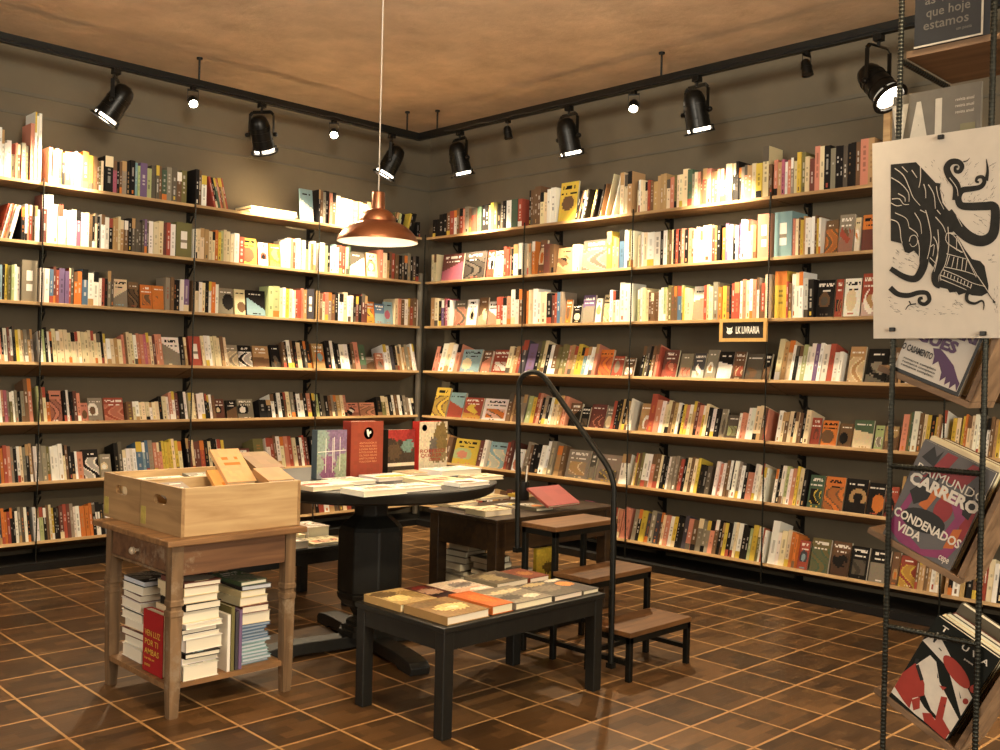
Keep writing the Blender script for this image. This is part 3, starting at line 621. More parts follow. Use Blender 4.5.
# copper pendant over the round table
ZR = 1.80; PC = bp(377.5, 242, 'z', ZR)
t = thing('pendant_lamp', 'copper dome pendant lamp hanging on a thin cord', 'lamp', (PC[0], PC[1], ZR))
k = 81 / 2 / FPX * float((PC - CAMP) @ FWD)      # rim radius
pr = [(1., 0), (1.0, .004), (.985, .06), (.93, .17), (.83, .29), (.70, .39), (.56, .465), (.45, .5), (.445, .505), (.44, .56), (.40, .66), (.33, .745), (.25, .80), (.165, .825), (.16, .83), (.16, 1.22), (.145, 1.25), (.03, 1.26)]
mb = MB(); mb.lathe([(r * k, h * k * .98) for r, h in pr], (PC[0], PC[1], ZR), n=48, caps=False); mb.build('shade', MT['copper'], t, smooth=True)
mb = MB(); mb.lathe([(r * k * .985, h * k * .98) for r, h in pr[:13]] + [(0, .79 * k)], (PC[0], PC[1], ZR - .0005), n=48, caps=False); mb.lathe([(k * .984, .001), (k * 1.002, .001)], (PC[0], PC[1], ZR - .002), n=48, caps=False); mb.build('shade_lining', MT['white'], t, smooth=True)
mb = MB(); mb.lathe([(0, .25 * k), (.09 * k, .27 * k), (.15 * k, .36 * k), (.13 * k, .48 * k), (.07 * k, .6 * k), (.07 * k, .74 * k)], (PC[0], PC[1], ZR), n=20); mb.build('light_bulb', MT['glow'], t, smooth=True)
mb = MB(); mb.tube([(PC[0], PC[1], ZR + 1.25 * k), (PC[0], PC[1], ZC - .03)], .003, 8); mb.build('cord', MT['cord'], t)
mb = MB(); mb.lathe([(.05, ZC - .03), (.05, ZC - .001)], (PC[0], PC[1], 0), n=24); mb.build('ceiling_rose', MT['copper'], t)
spot('pendant_light', (PC[0], PC[1], ZR + .012), (PC[0], PC[1], 0), 13, 150, .35, .05)

# ================================================================== cabinet with two crates
CX0, CX1, CY0, CY1, CT = -3.372, -2.89, -2.735, -2.215, .605
t = thing('side_cabinet', 'worn brown wooden stand with a drawer and open shelf full of books', 'cabinet', ((CX0 + CX1) / 2, (CY0 + CY1) / 2, 0))
for x, y in ((CX0, CY0), (CX1 - .042, CY0), (CX0, CY1 - .042), (CX1 - .042, CY1 - .042)):
    mb = MB(); cx, cy = x + .021, y + .021
    def ringsq(z0, z1, a0, a1):
        p0 = [(cx - a0, cy - a0, z0), (cx + a0, cy - a0, z0), (cx + a0, cy + a0, z0), (cx - a0, cy + a0, z0)]; p1 = [(cx - a1, cy - a1, z1), (cx + a1, cy - a1, z1), (cx + a1, cy + a1, z1), (cx - a1, cy + a1, z1)]
        for i in range(4): mb.quad(p0[i], p0[(i + 1) % 4], p1[(i + 1) % 4], p1[i])
        return p0, p1
    lv = [(0, .0155), (.1, .019), (.34, .021), (.345, .0235), (.36, .0235), (.365, .019), (.375, .019), (.38, .0235), (.395, .0235), (.40, .021), (CT - .022, .021)]
    for (z0, a0), (z1, a1) in zip(lv[:-1], lv[1:]): p0, p1 = ringsq(z0, z1, a0, a1)
    mb.quad(*p1); mb.quad((cx - .0155, cy + .0155, 0), (cx + .0155, cy + .0155, 0), (cx + .0155, cy - .0155, 0), (cx - .0155, cy - .0155, 0)); mb.build('leg', MT['cab'], t)
mb = MB(); mb.box((CX0 - .03, CY0 - .03, CT - .0215), (CX1 + .03, CY1 + .06, CT)); mb.build('worktop', MT['cabtop'], t, bevel=.004)
mb = MB(); mb.box((CX0 + .043, CY0 + .006, .478), (CX1 - .043, CY0 + .022, CT - .022)); mb.build('side_panel', MT['cabside'], t)
mb = MB(); mb.box((CX0 + .043, CY1 - .022, .478), (CX1 - .043, CY1 - .006, CT - .022)); mb.build('side_panel', MT['cabside'], t)
mb = MB(); mb.box((CX1 - .022, CY0 + .043, .478), (CX1 - .006, CY1 - .043, CT - .022)); mb.build('back_panel', MT['cabside'], t)
mb = MB(); mb.box((CX0 + .008, CY0 + .043, .478), (CX0 + .03, CY1 - .043, .487)); mb.box((CX0 + .008, CY0 + .043, CT - .03), (CX0 + .03, CY1 - .043, CT - .022)); mb.build('drawer_rail', MT['cab'], t)
dw = MB(); dw.box((CX0 + .004, CY0 + .046, .489), (CX0 + .02, CY1 - .046, CT - .032)); dwo = dw.build('drawer', MT['cabside'], t, bevel=.003)
mb = MB(); mb.lathe([(.006, 0), (.006, .012), (.013, .018), (.014, .026), (.008, .032), (0, .033)], (CX0 + .004, (CY0 + CY1) / 2, .533), (-1, 0, 0), 16); mb.build('drawer_knob', MT['knob'], dwo, smooth=True)
mb = MB(); mb.box((CX0 + .03, CY0 + .016, .096), (CX1 - .03, CY1 - .016, .113)); mb.box((CX0 + .003, CY0 + .043, .094), (CX0 + .03, CY1 - .043, .1125)); mb.build('lower_shelf', MT['cabtop'], t)

def crate(x0, x1, y0, y1, z0, h, label, slotted):
    t = thing('wooden_crate', label, 'crate', ((x0 + x1) / 2, (y0 + y1) / 2, z0), 'pine crates on the cabinet'); w = .012
    for y in (y0, y1 - w):
        mb = MB(); mb.box((x0 + w, y, z0), (x1 - w, y + w, z0 + h)); mb.build('side_board', MT['crate'], t, bevel=.0015)
    for x in (x0, x1 - w):      # end boards with a rounded hand hole
        n = 10; cy, cz, a, r = (y0 + y1) / 2, z0 + h * .68, .032, .016
        hole = [(cy + a + r * math.cos(q), cz + r * math.sin(q)) for q in np.linspace(-math.pi / 2, math.pi / 2, n)] + [(cy - a + r * math.cos(q), cz + r * math.sin(q)) for q in np.linspace(math.pi / 2, 3 * math.pi / 2, n)]
        bm = bmesh.new(); outer = [(y0, z0), (y1, z0), (y1, z0 + h), (y0, z0 + h)]; ed = []
        for lp in (outer, hole):
            vv = [bm.verts.new((x, q[0], q[1])) for q in lp]; ed += [bm.edges.new((vv[i], vv[(i + 1) % len(vv)])) for i in range(len(vv))]
        g = bmesh.ops.triangle_fill(bm, use_beauty=True, edges=ed); fs = [f for f in bm.faces]
        ex = bmesh.ops.extrude_face_region(bm, geom=fs); bmesh.ops.translate(bm, vec=(w, 0, 0), verts=[q for q in ex['geom'] if isinstance(q, bmesh.types.BMVert)])
        bmesh.ops.recalc_face_normals(bm, faces=bm.faces); org = s_org(t)
        bmesh.ops.translate(bm, vec=tuple(-org), verts=bm.verts)
        me = bpy.data.meshes.new('end_board'); bm.to_mesh(me); bm.free(); me.materials.append(MT['cratey']); o = bpy.data.objects.new('end_board', me); COL.objects.link(o); o.parent = t
    mb = MB(); mb.box((x0 + w, y0 + w, z0), (x1 - w, y1 - w, z0 + .008)); mb.build('bottom_board', MT['crate'], t)
    mb = MB(); mb.box((x0 - .0008, y1 - .045, z0 + .012), (x0 - .0001, y1 - .008, z0 + .075)); mb.build('sticker', MT['sticker'], t)
    return t
K1 = (-3.336, -2.866, -2.722, -2.412); K2 = (-3.336, -2.866, -2.409, -2.10); KH = .165
crate(*K1, CT + .001, KH, 'front pine crate on the cabinet holding kraft coloured books', True)
crate(*K2, CT + .001, KH, 'rear pine crate on the cabinet, behind the crate of kraft coloured books', True)
def lie(name_label, o, al, dp, w, d, th, base, acc, seed, group='books in the crates', **k):
    al = np.asarray(al, float) / np.linalg.norm(al); dp = np.asarray(dp, float); dp = dp - al * np.dot(dp, al); dp /= np.linalg.norm(dp); up = np.cross(al, dp)
    return flat_book(o, al, dp, w, d, th, base, acc, name_label, group, up=up, seed=seed, **k)
kraft, kraft2, brownk = lin('#cfa877'), lin('#d09a58'), lin('#8a6e4c')
plain = lambda c: [[jit(c, .04) for _ in range(3)] for _ in range(4)]
def tline(c, cc, rows, nx=9, ny=12, r=random.Random(3)):
    g = [[jit(c, .05, r) for _ in range(nx)] for _ in range(ny)]
    for j in rows:
        for i in range(2, nx - 2):
            if r.random() < .8: g[j][i] = cc
    return g
og = lin('#c0762f')
ko = np.array((-3.15, -2.69, .672)); kd = np.array((.06, .76, .60)); kd /= np.linalg.norm(kd); ku = np.cross((1, 0, 0), kd)
lie('orange kraft book leaning in the front crate, lower of two', ko, (1, 0, 0), kd, .14, .2, .015, kraft2, og, 2, cells=tline(kraft2, og, (7,)))
lie('tan kraft book standing highest in the front crate, orange lettering', ko + kd * .115 + ku * .0165 + (.035, 0, 0), (1, 0, 0), kd, .118, .175, .015, kraft, og, 1, cells=tline(kraft, og, (8, 6)))
lie('brown book lying on its back at the end of the front crate, upper of two', (-2.972, -2.585, .785), (1, 0, 0), (0, .93, .33), .118, .15, .024, brownk, PAL['n'], 3, cells=plain(brownk))
lie('lighter brown book at the end of the front crate, lower of two', (-2.99, -2.694, .752), (1, 0, 0), (0, .93, .30), .11, .115, .024, lin('#a88457'), PAL['n'], 4, cells=plain(lin('#a88457')))
lie('grey and white book tipped at the open corner of the front crate', (-3.312, -2.555, .715), (1, 0, 0), (0, .95, .28), .115, .115, .014, PAL['m'], PAL['w'], 6)
lie('pale book lying low beside the end board of the front crate', (-3.315, -2.70, .70), (1, 0, 0), (0, .96, .16), .115, .125, .014, lin('#d9c8a6'), PAL['c'], 7, cells=plain(lin('#d9c8a6')))
for k in range(2): flat_book((-3.31, -2.385, CT + .0095 + .061 * k), E3[0], E3[1], .385, .26, .06, PAL['c'], PAL['c'], ('lower' if k == 0 else 'upper') + ' thick cream book filling the rear crate under the booklets', 'books in the crates', seed=90 + k)
lie('white printed booklet lying in the rear crate', (-3.28, -2.37, .735), (1, 0, 0), (0, 1, .06), .2, .17, .008, PAL['w'], PAL['m'], 8)
lie('grey booklet lying in the rear crate beside the white one', (-3.07, -2.37, .733), (1, 0, 0), (0, 1, .1), .13, .17, .012, PAL['m'], PAL['w'], 9)

# books stored in the cabinet
zs = .1135
def pile(spec, x0, y0, al, dp, w, d, where, group, seed, z0, jitter=.012, order=True):
    z = z0; n = len(spec); al = np.asarray(al, float); dp = np.asarray(dp, float); r = random.Random(seed)
    for k, (th, c, pc) in enumerate(spec):
        o = np.array((x0, y0, z)) + al * r.uniform(-jitter, jitter) + dp * r.uniform(-jitter, jitter)
        a = r.uniform(-.06, .06); a2 = al * math.cos(a) + dp * math.sin(a); d2 = dp * math.cos(a) - al * math.sin(a)
        pos = 'topmost' if k == n - 1 else 'lowest' if k == 0 else ordn(n - k) + ' from the top'
        flat_book(o, a2, d2, w + r.uniform(-.008, .008), d + r.uniform(-.01, .006), th - .0006, PAL[c] if isinstance(c, str) else c, PAL['m'], '%s book, %s in %s' % (NAMES.get(c, 'blue'), pos, where), group, up=np.cross(a2, d2), seed=seed * 31 + k, pagecol=pc)
        z += th
WP, BPG, GP = lin('#efe8d4'), lin('#cdd3dc'), lin('#d9d1b9')
pile([(.042, 'w', WP), (.03, 'w', WP), (.022, 'R', WP), (.034, 'w', WP), (.03, 'c', WP), (.022, 'w', WP), (.012, 'k', WP), (.03, 'w', WP), (.024, 'c', WP), (.02, 'k', WP), (.022, 'm', BPG)], -3.21, -2.37, (-1, 0, 0), (0, -1, 0), .115, .15, 'the pile near the drawer side, far end', 'books in the cabinet', 3, zs) if False else None
pile([(.046, 'w', WP), (.036, 'w', WP), (.026, 'R', WP), (.034, 'c', WP), (.03, 'w', WP), (.012, 'k', WP), (.034, 'w', WP), (.026, 'R', WP), (.03, 'w', WP), (.022, 'k', BPG)], -3.205, -2.272, (-1, 0, 0), (0, -1, 0), .125, .165, 'the far cabinet pile', 'books in the cabinet', 3, zs, .006)
pile([(.05, 'w', WP), (.022, 'w', WP), (.018, 'k', WP), (.045, 'w', WP), (.02, 'w', WP), (.018, 'k', WP), (.018, 'w', WP), (.042, 'c', WP), (.026, 'k', WP), (.026, 'c', WP), (.03, 'c', WP), (.018, 'R', WP)], -3.305, -2.705, (1, 0, 0), (0, 1, 0), .135, .19, 'the middle cabinet pile', 'books in the cabinet', 4, zs)
pile([(.0125, 'l', BPG)] * 7 + [(.0115, 'b', lin('#a9b4c4'))] * 5 + [(.042, 'c', WP), (.026, 'R', WP), (.03, 'c', WP), (.024, 'c', WP), (.018, 'B', BPG), (.016, 'G', WP)], -3.077, -2.68, (1, 0, 0), (0, 1, 0), .112, .19, 'the bluish cabinet pile', 'books in the cabinet', 5, zs, .006)
E3x, E3y, E3z = E3
mb = MB(); r_ = random.Random(9); redc = lin('#a5282a')
t = thing('book', 'red book standing upright in the cabinet with yellow title lettering', 'book', (-3.35, -2.58, zs))
def upright(t, o, al, bk, w, h, th, base, cells=None, pages=True):
    o = np.asarray(o, float); al = np.asarray(al, float); bk = np.asarray(bk, float); up = E3z; c = .0022; mb = MB()
    b = base; mb.obox(o, al * w, up * h, bk * c, b); mb.obox(o + bk * (th - c), al * w, up * h, bk * c, b); mb.obox(o + bk * c, al * c, up * h, bk * (th - 2 * c), b)
    if cells: grid_face(mb, o - bk * .0003, al * w, up * h, cells)
    mb.build('cover', MT['book'], t); mb = MB(); mb.obox(o + bk * c + al * c + up * .003, al * (w - c - .003), up * (h - .006), bk * (th - 2 * c), PAGE); mb.build('page_block', MT['book'], t)
upright(t, (-3.352, -2.492, zs + .0005), -E3y, E3x, .15, .215, .03, redc)
yl = mat('yellow_lettering', '#e0b04a', .6)
for k, (tx, zz, hh, ft) in enumerate((('VEN LUZ', .128, .02, .118), ('POR TI', .096, .02, .1), ('AMBAS', .064, .02, .11), ('sua vida em', .045, .009, .075), ('poemas', .022, .008, .045))):
    lettering('title', tx, yl, t, (-3.352, -2.492 - .016, zs + zz), -E3y, E3z, hh, ft, .0015, .012)
for k, (x, c, th, h, lab) in enumerate(((-3.147, 'w', .012, .2, 'slim white book standing upright between two cabinet piles'), (-3.133, 'v', .014, .225, 'olive book standing upright between two cabinet piles'), (-3.1155, 'B', .012, .205, 'navy book standing upright against the bluish cabinet pile'), (-3.1015, 'p', .013, .21, 'violet spined book standing upright nearest the bluish cabinet pile'))):
    t = thing('book', lab, 'book', (x, -2.6, zs)); upright(t, (x, -2.712, zs + .0005), E3y, E3x, .15, h, th - .001, PAL[c])

# ================================================================== round table
TC = np.array((-2.32, -2.44)); TZ, TR = .72, .535
t = thing('round_table', 'black round pedestal table covered with flat books', 'table', (TC[0], TC[1], 0))
mb = MB(); mb.lathe([(0, TZ - .052), (TR - .04, TZ - .052), (TR - .03, TZ - .05), (TR - .012, TZ - .04), (TR - .004, TZ - .02), (TR, TZ - .012), (TR, TZ - .004), (TR - .005, TZ), (0, TZ)], (TC[0], TC[1], 0), n=64); mb.build('tabletop', MT['blackwood'], t, smooth=True)
def octa(mb, prof, n=8, tw=math.radians(22.5 + 45)):
    base = len(mb.v)
    for r, z in prof:
        for k in range(n):
            a = tw + 2 * math.pi * k / n; mb.v.append((TC[0] + r * math.cos(a), TC[1] + r * math.sin(a), z))
    for i in range(len(prof) - 1):
        for k in range(n):
            k2 = (k + 1) % n; mb.f.append((base + i * n + k, base + i * n + k2, base + (i + 1) * n + k2, base + (i + 1) * n + k)); mb.c.append(None)
    for i, rev in ((0, 1), (len(prof) - 1, 0)):
        q = tuple(base + i * n + k for k in range(n)); mb.f.append(q[::-1] if rev else q); mb.c.append(None)
mb = MB(); octa(mb, [(.142, .245), (.142, .505), (.132, .522), (.09, .555), (.075, .565), (.075, TZ - .0525)]); octa(mb, [(.085, .17), (.12, .195), (.14, .22), (.145, .2445)]); mb.build('column', MT['blackwood'], t, bevel=.006)
mb = MB(); octa(mb, [(.13, .062), (.13, .085), (.12, .088), (.12, .105), (.1, .108), (.1, .12), (.075, .125), (.07, .14), (.085, .1695)]); mb.build('base_moulding', MT['blackwood'], t)
for k in range(4):
    a = math.radians(-12 + 90 * k); d = np.array((math.cos(a), math.sin(a), 0)); s = np.array((-d[1], d[0], 0)); c = np.array((TC[0], TC[1], 0)); mb = MB()
    pr = [(.03, .0615), (.30, .0615), (.40, .057), (.455, .048), (.475, .03), (.47, .0), (.36, .0), (.34, .012), (.03, .012)]
    L_ = [c + d * r + s * .042 + E3z * z for r, z in pr]; R_ = [c + d * r - s * .042 + E3z * z for r, z in pr]
    mb.poly(L_[::-1]); mb.poly(R_)
    for i in range(len(pr)): j = (i + 1) % len(pr); mb.quad(L_[i], L_[j], R_[j], R_[i])
    mb.build('foot', MT['blackwood'], t, bevel=.004)

def patch(base, spots, nx=22, ny=26, seed=1):
    r = random.Random(seed); g = [[jit(lin(base), .14, r) for _ in range(nx)] for _ in range(ny)]
    for cx, cy, rx, ry, col in spots:
        for j in range(ny):
            for i in range(nx):
                if (((i + .5) / nx - cx) / rx) ** 2 + (((j + .5) / ny - cy) / ry) ** 2 < 1 + r.uniform(-.35, .35): g[j][i] = jit(lin(col), .18, r)
    return g
# four books set up on the table
def standing(u, v, w, h, th, base, label, cells):
    P = bp(u, v, 'z', TZ + .001); t = thing('book', label, 'book', P, 'books set up on the round table'); upright(t, P, E3x, E3y, w, h, th, base, cells); return t, P
g = patch('#93989c', [(.8, .8, .5, .45, '#86708f'), (.1, .75, .3, .3, '#8fa39a'), (.35, .2, .3, .28, '#8d5f80'), (.95, .15, .35, .4, '#9aa58c'), (.0, .3, .25, .2, '#97a494')], seed=61)
t1, P1 = standing(316.5, 479.5, .15, .205, .04, lin('#4c5a63'), 'pale green and violet book standing upright on the round table', g)
g = [[jit(lin('#984a38'), .06) for _ in range(10)] for _ in range(14)]
mb = MB()
for x, z0, z1 in ((.042, .025, .17), (.077, .025, .17), (.084, .065, .175), (.114, .03, .175)): mb.quad(P1 + (x, -.0008, z0), P1 + (x + .0028, -.0008, z0), P1 + (x + .0028, -.0008, z1), P1 + (x, -.0008, z1))
mb.quad(P1 + (.003, -.0011, .112), P1 + (.147, -.0011, .116), P1 + (.147, -.0011, .119), P1 + (.003, -.0011, .115)); mb.build('line_print', MT['letter'], t1)
t2, P2 = standing(350, 477, .175, .238, .06, lin('#85332b'), 'thick red book with a round emblem standing on the round table', g)
gold = mat('gilt_print', '#dd9a6c', .4)
mb = MB(); em = P2 + E3x * .094 + E3z * .186 - E3y * .0012
mb.lathe([(.0, 0), (.026, 0)], em, (0, -1, 0), 24); mb.build('emblem', MT['ink'], t2)
mb = MB(); q = [(-.012, .016), (-.002, .018), (.002, .006), (.012, .012), (.014, 0), (.004, -.004), (.002, -.018), (-.006, -.012), (-.01, .002)]; mb.poly([em + E3x * a - E3y * .0006 + E3z * b for a, b in q]); mb.build('emblem_figure', MT['letter'], t2)
for k in range(7): lettering('title', 'ANTOLOGIA REUNIDA'[(k * 2) % 5:(k * 2) % 5 + 11], gold, t2, P2 + E3x * .045 + E3z * (.14 - .0135 * k), E3x, E3z, .008, .095, .0012, .008)
g = patch('#43392f', [(.55, .95, .7, .2, '#a23a36'), (.9, .8, .2, .25, '#8e3230'), (.72, .62, .22, .15, '#6f8a82'), (.25, .5, .25, .2, '#5b4a38')], seed=62)
for j in (4, 5): g[j] = [jit(lin('#e3d6c0'), .04) for _ in g[j]]
standing(387.5, 473.5, .155, .195, .05, lin('#211e1b'), 'dark square book with a pale band standing on the round table', g)
g = patch('#d9ccb0', [(.74, .64, .28, .34, '#7d6a42'), (.5, .48, .14, .22, '#6b645c'), (.7, .3, .3, .14, '#8a7a58')], seed=63)
t4, P4 = standing(418.5, 471.5, .172, .228, .05, lin('#b0302b'), 'cream book with a bearded portrait and red title upright on the round table', g)
rdl = mat('red_lettering', '#9c3a2c', .6)
for k, (tx, z, x0, f) in enumerate((('ROBESSO', .085, .004, .15), ('QUERER', .064, .008, .13), ('contos', .046, .06, .07))): lettering('title', tx, rdl, t4, P4 + E3x * x0 + E3z * z, E3x, E3z, .016, f, .0014, .02)
mb = MB(); mb.lathe([(.011, 0), (.015, 0)], P4 + E3x * .03 + E3z * .2 - E3y * .0012, (0, -1, 0), 20); mb.lathe([(0, 0), (.007, 0)], P4 + E3x * .03 + E3z * .2 - E3y * .0012, (0, -1, 0), 16); mb.build('emblem', MT['ink'], t4)

def flats(items, z, group, what):
    """(px of the middle, width, depth, thickness, cover, accent, lift, label)"""
    for k, (u, v, w, d, th, a, b, lift, lab) in enumerate(items):
        P = bp(u, v, 'z', z + th + lift); r = random.Random(k * 13 + int(u)); an = r.uniform(-.05, .05)
        al = np.array((math.cos(an), math.sin(an), 0)); dp = np.array((-al[1], al[0], 0))
        o = P - al * w / 2 - dp * d / 2; o[2] = z + .0008 + lift
        flat_book(o, al, dp, w, d, th, PAL[a] if isinstance(a, str) else a, PAL[b] if isinstance(b, str) else b, lab, group, seed=int(u * 3 + v))
flats([(322, 483.5, .20, .16, .018, 'w', 'r', 0, 'white book with a red spot nearest the crates on the round table'),
       (349, 479.5, .15, .17, .014, 'w', 'c', 0, 'white book lying in front of the violet standing book on the round table'),
       (374, 488, .20, .15, .021, 'w', 's', 0, 'cream topped book lying at the front rim of the round table'),
       (387, 475.5, .19, .145, .015, 'w', 'y', 0, 'bright white book lying in front of the thick red book on the round table'),
       (412, 485.5, .19, .14, .015, 'w', 's', 0, 'pale pink book at the rim between two cream books on the round table'),
       (434, 478.5, .19, .18, .018, 'c', 'r', 0, 'cream book with a red edge in the middle of the round table'),
       (451, 468.5, .25, .15, .024, 'w', 'c', 0, 'large white book lying in front of the portrait book on the round table'),
       (465, 481, .17, .12, .016, 'w', 'n', 0, 'white book with a brown mark at the rim of the round table'),
       (481, 475.5, .16, .12, .015, 'c', 'n', 0, 'cream book with a dark mark at the far rim of the round table'),
       (412, 471.5, .12, .13, .012, 'c', 's', 0, 'small cream book in front of the dark square book on the round table')],
      TZ, 'books lying on the round table', '')

# ================================================================== low black tables
def low_table(x0, x1, y0, y1, h, label, leg=.044):
    t = thing('low_table', label, 'table', ((x0 + x1) / 2, (y0 + y1) / 2, 0))
    mb = MB(); mb.box((x0, y0, h - .018), (x1, y1, h)); mb.build('tabletop', MT['blackwood'], t, bevel=.003); i = .006
    for x in (x0 + i, x1 - i - leg):
        for y in (y0 + i, y1 - i - leg): mb = MB(); mb.box((x, y, 0), (x + leg, y + leg, h - .0185)); mb.build('leg', MT['blackwood'], t, bevel=.003)
    for a in ((x0 + i + leg, y0 + i + .004, x1 - i - leg, y0 + i + .026), (x0 + i + leg, y1 - i - .026, x1 - i - leg, y1 - i - .004), (x0 + i + .004, y0 + i + leg, x0 + i + .026, y1 - i - leg), (x1 - i - .026, y0 + i + leg, x1 - i - .004, y1 - i - leg)):
        mb = MB(); mb.box((a[0], a[1], h - .078), (a[2], a[3], h - .0185)); mb.build('apron', MT['blackwood'], t)
    return t
LX0, LX1, LY0, LY1, LH = -2.815, -2.005, -3.478, -3.0, .365
low_table(LX0, LX1, LY0, LY1, LH, 'low black wooden table in front, with nine books lying on it')
def on_table(x, y, w, d, th, a, b, lab, seed, h=LH, an=0., group='books on the front low table', cells=None):
    al = np.array((math.cos(an), math.sin(an), 0)); dp = np.array((-al[1], al[0], 0))
    return flat_book(np.array((x, y, h + .0008)), al, dp, w, d, th, PAL[a] if isinstance(a, str) else a, PAL[b] if isinstance(b, str) else b, lab, group, seed=seed, cells=cells)
on_table(-2.79, -3.225, .165, .205, .026, lin('#a98a57'), 'k', 'tan photographic book at the crate end of the front low table, rear row', 1, cells=patch('#b59a68', [(.35, .4, .3, .2, '#e2c583'), (.3, .75, .3, .2, '#6d5a3c'), (.8, .5, .2, .3, '#8f7444')], seed=2))
on_table(-2.785, -3.458, .19, .222, .028, lin('#9c7d50'), 'k', 'tan book with a glowing yellow picture at the near corner of the front low table', 2, cells=patch('#8d7048', [(.55, .45, .35, .2, '#e6c98a'), (.55, .42, .12, .08, '#f1e3b5'), (.3, .8, .4, .15, '#7a6242')], seed=3))
on_table(-2.615, -3.215, .11, .2, .02, lin('#6d2f26'), 'k', 'dark maroon patterned book in the rear row of the front low table', 3, cells=patch('#4a2620', [(.5, .5, .35, .25, '#a5836a'), (.5, .2, .4, .1, '#2c1c1c'), (.5, .85, .3, .1, '#6d2620')], seed=4))
on_table(-2.495, -3.205, .17, .19, .018, lin('#cfbfa8'), 's', 'pale pink book with a grey picture in the rear row of the front low table', 4, cells=patch('#d3c2ab', [(.6, .6, .3, .2, '#857c76'), (.4, .2, .5, .15, '#d8a58b'), (.7, .15, .25, .1, '#efe6d5')], seed=5))
on_table(-2.575, -3.452, .10, .225, .03, lin('#b5602f'), 'o', 'bright orange book lying next to the glowing yellow picture on the front low table', 5, cells=patch('#c0632c', [(.5, .5, .3, .3, '#cf7436')], seed=6))
on_table(-2.465, -3.455, .19, .225, .024, lin('#7f7a6c'), 'w', 'grey book with pale print in the front row of the front low table', 6, cells=patch('#857d6d', [(.5, .7, .45, .1, '#c9b994'), (.3, .35, .25, .15, '#57524a'), (.7, .25, .2, .12, '#d8cdb5')], seed=7))
on_table(-2.265, -3.455, .155, .215, .02, lin('#55504a'), 'k', 'dark grey book in the front row of the front low table beside the grey one', 7, cells=patch('#5d564c', [(.5, .5, .4, .2, '#7a7060'), (.5, .85, .4, .1, '#b09c74')], seed=8))
on_table(-2.102, -3.452, .09, .22, .016, lin('#6e675d'), 'o', 'narrow book with an orange picture at the ladder end of the front low table', 8, cells=patch('#4f4a46', [(.45, .6, .4, .16, '#d38a4a'), (.5, .9, .45, .08, '#c9c2b0')], seed=9))
on_table(-2.31, -3.205, .17, .185, .028, lin('#786c58'), 'k', 'brown grey book in the rear row of the front low table nearest the stool', 9, cells=patch('#6c604c', [(.4, .5, .3, .3, '#9a8a66'), (.8, .4, .2, .4, '#453d34')], seed=10))
on_table(-2.125, -3.20, .11, .17, .024, lin('#7a3f2e'), 'm', 'small reddish book in the rear row at the ladder end of the front low table', 10, cells=patch('#7d4430', [(.5, .5, .3, .2, '#a9713f')], seed=11))
low_table(-2.78, -1.935, -1.82, -1.36, .315, 'low black table behind the cabinet, half hidden by the pedestal')
for k, (x, y, w, d, th, a, b, lf, lab) in enumerate(((-2.42, -1.80, .22, .16, .034, 'm', 'w', 0, 'thick book with a grey cover nearest the crate on the low rear table'), (-2.40, -1.62, .3, .2, .03, 'c', 't', 0, 'thick cream book behind the grey one on the low rear table'), (-2.385, -1.61, .25, .17, .03, 't', 'c', .031, 'tan book lying on the thick cream book on the low rear table'), (-2.17, -1.80, .2, .17, .014, 'c', 's', 0, 'thin cream book at the edge of the low rear table'), (-2.08, -1.61, .13, .19, .06, 'w', 'n', 0, 'plump white book beside the pedestal on the low rear table'))):
    flat_book(np.array((x, y, .3158 + lf)), E3x, E3y, w, d, th, PAL[a], PAL[b], lab, 'books on the low rear table', seed=400 + k)

# ================================================================== dark desk with piles underneath
DX0, DX1, DY0, DY1, DH = -1.79, -.93, -2.67, -2.19, .52
t = thing('desk', 'dark brown wooden desk behind the step stool, strewn with books', 'desk', ((DX0 + DX1) / 2, (DY0 + DY1) / 2, 0))
mb = MB(); mb.box((DX0, DY0, DH - .018), (DX1, DY1, DH)); mb.build('desktop', MT['tabwood'], t, bevel=.003)
for x in (DX0 + .01, DX1 - .07):
    for y in (DY0 + .01, DY1 - .07): mb = MB(); mb.box((x, y, 0), (x + .06, y + .06, DH - .0185)); mb.build('leg', MT['tabwood'], t, bevel=.004)
for a in ((DX0 + .07, DY0 + .016, DX1 - .07, DY0 + .034), (DX0 + .07, DY1 - .034, DX1 - .07, DY1 - .016), (DX0 + .016, DY0 + .07, DX0 + .034, DY1 - .07), (DX1 - .034, DY0 + .07, DX1 - .016, DY1 - .07)):
    mb = MB(); mb.box((a[0], a[1], DH - .15), (a[2], a[3], DH - .0185)); mb.build('apron', MT['tabwood'], t)
mb = MB(); mb.box((DX0 + .015, DY0 + .072, .10), (DX1 - .015, DY1 - .072, .116)); mb.box((DX0 + .072, DY0 + .015, .10), (DX1 - .072, DY0 + .072, .116)); mb.build('lower_shelf', MT['tabwood'], t)
zd = .1165
DG = 'books on the lower desk shelf'
pile([(.024, 'm', GP), (.028, 'g', GP), (.036, 'm', GP), (.022, 'g', GP), (.036, 'm', GP), (.03, 'm', GP), (.03, 'g', GP), (.03, 'm', GP)], -1.565, -2.225, (-1, 0, 0), (0, -1, 0), .138, .145, 'grey under-desk pile nearest the pedestal', DG, 8, zd, .010)
pile([(.024, 'm', GP), (.028, 'm', GP), (.03, 'g', GP), (.032, 'm', GP), (.026, 'g', GP), (.03, 'm', GP), (.028, 'm', GP)], -1.565, -2.415, (-1, 0, 0), (0, -1, 0), .138, .135, 'grey under-desk pile second from the pedestal', DG, 9, zd, .008)
pile([(.04, 'm', GP), (.04, 'g', GP), (.036, 'm', GP), (.04, 'm', GP)], -1.635, -2.655, (1, 0, 0), (0, 1, 0), .10, .08, 'small under-desk pile by the stool', DG, 10, zd, .003)
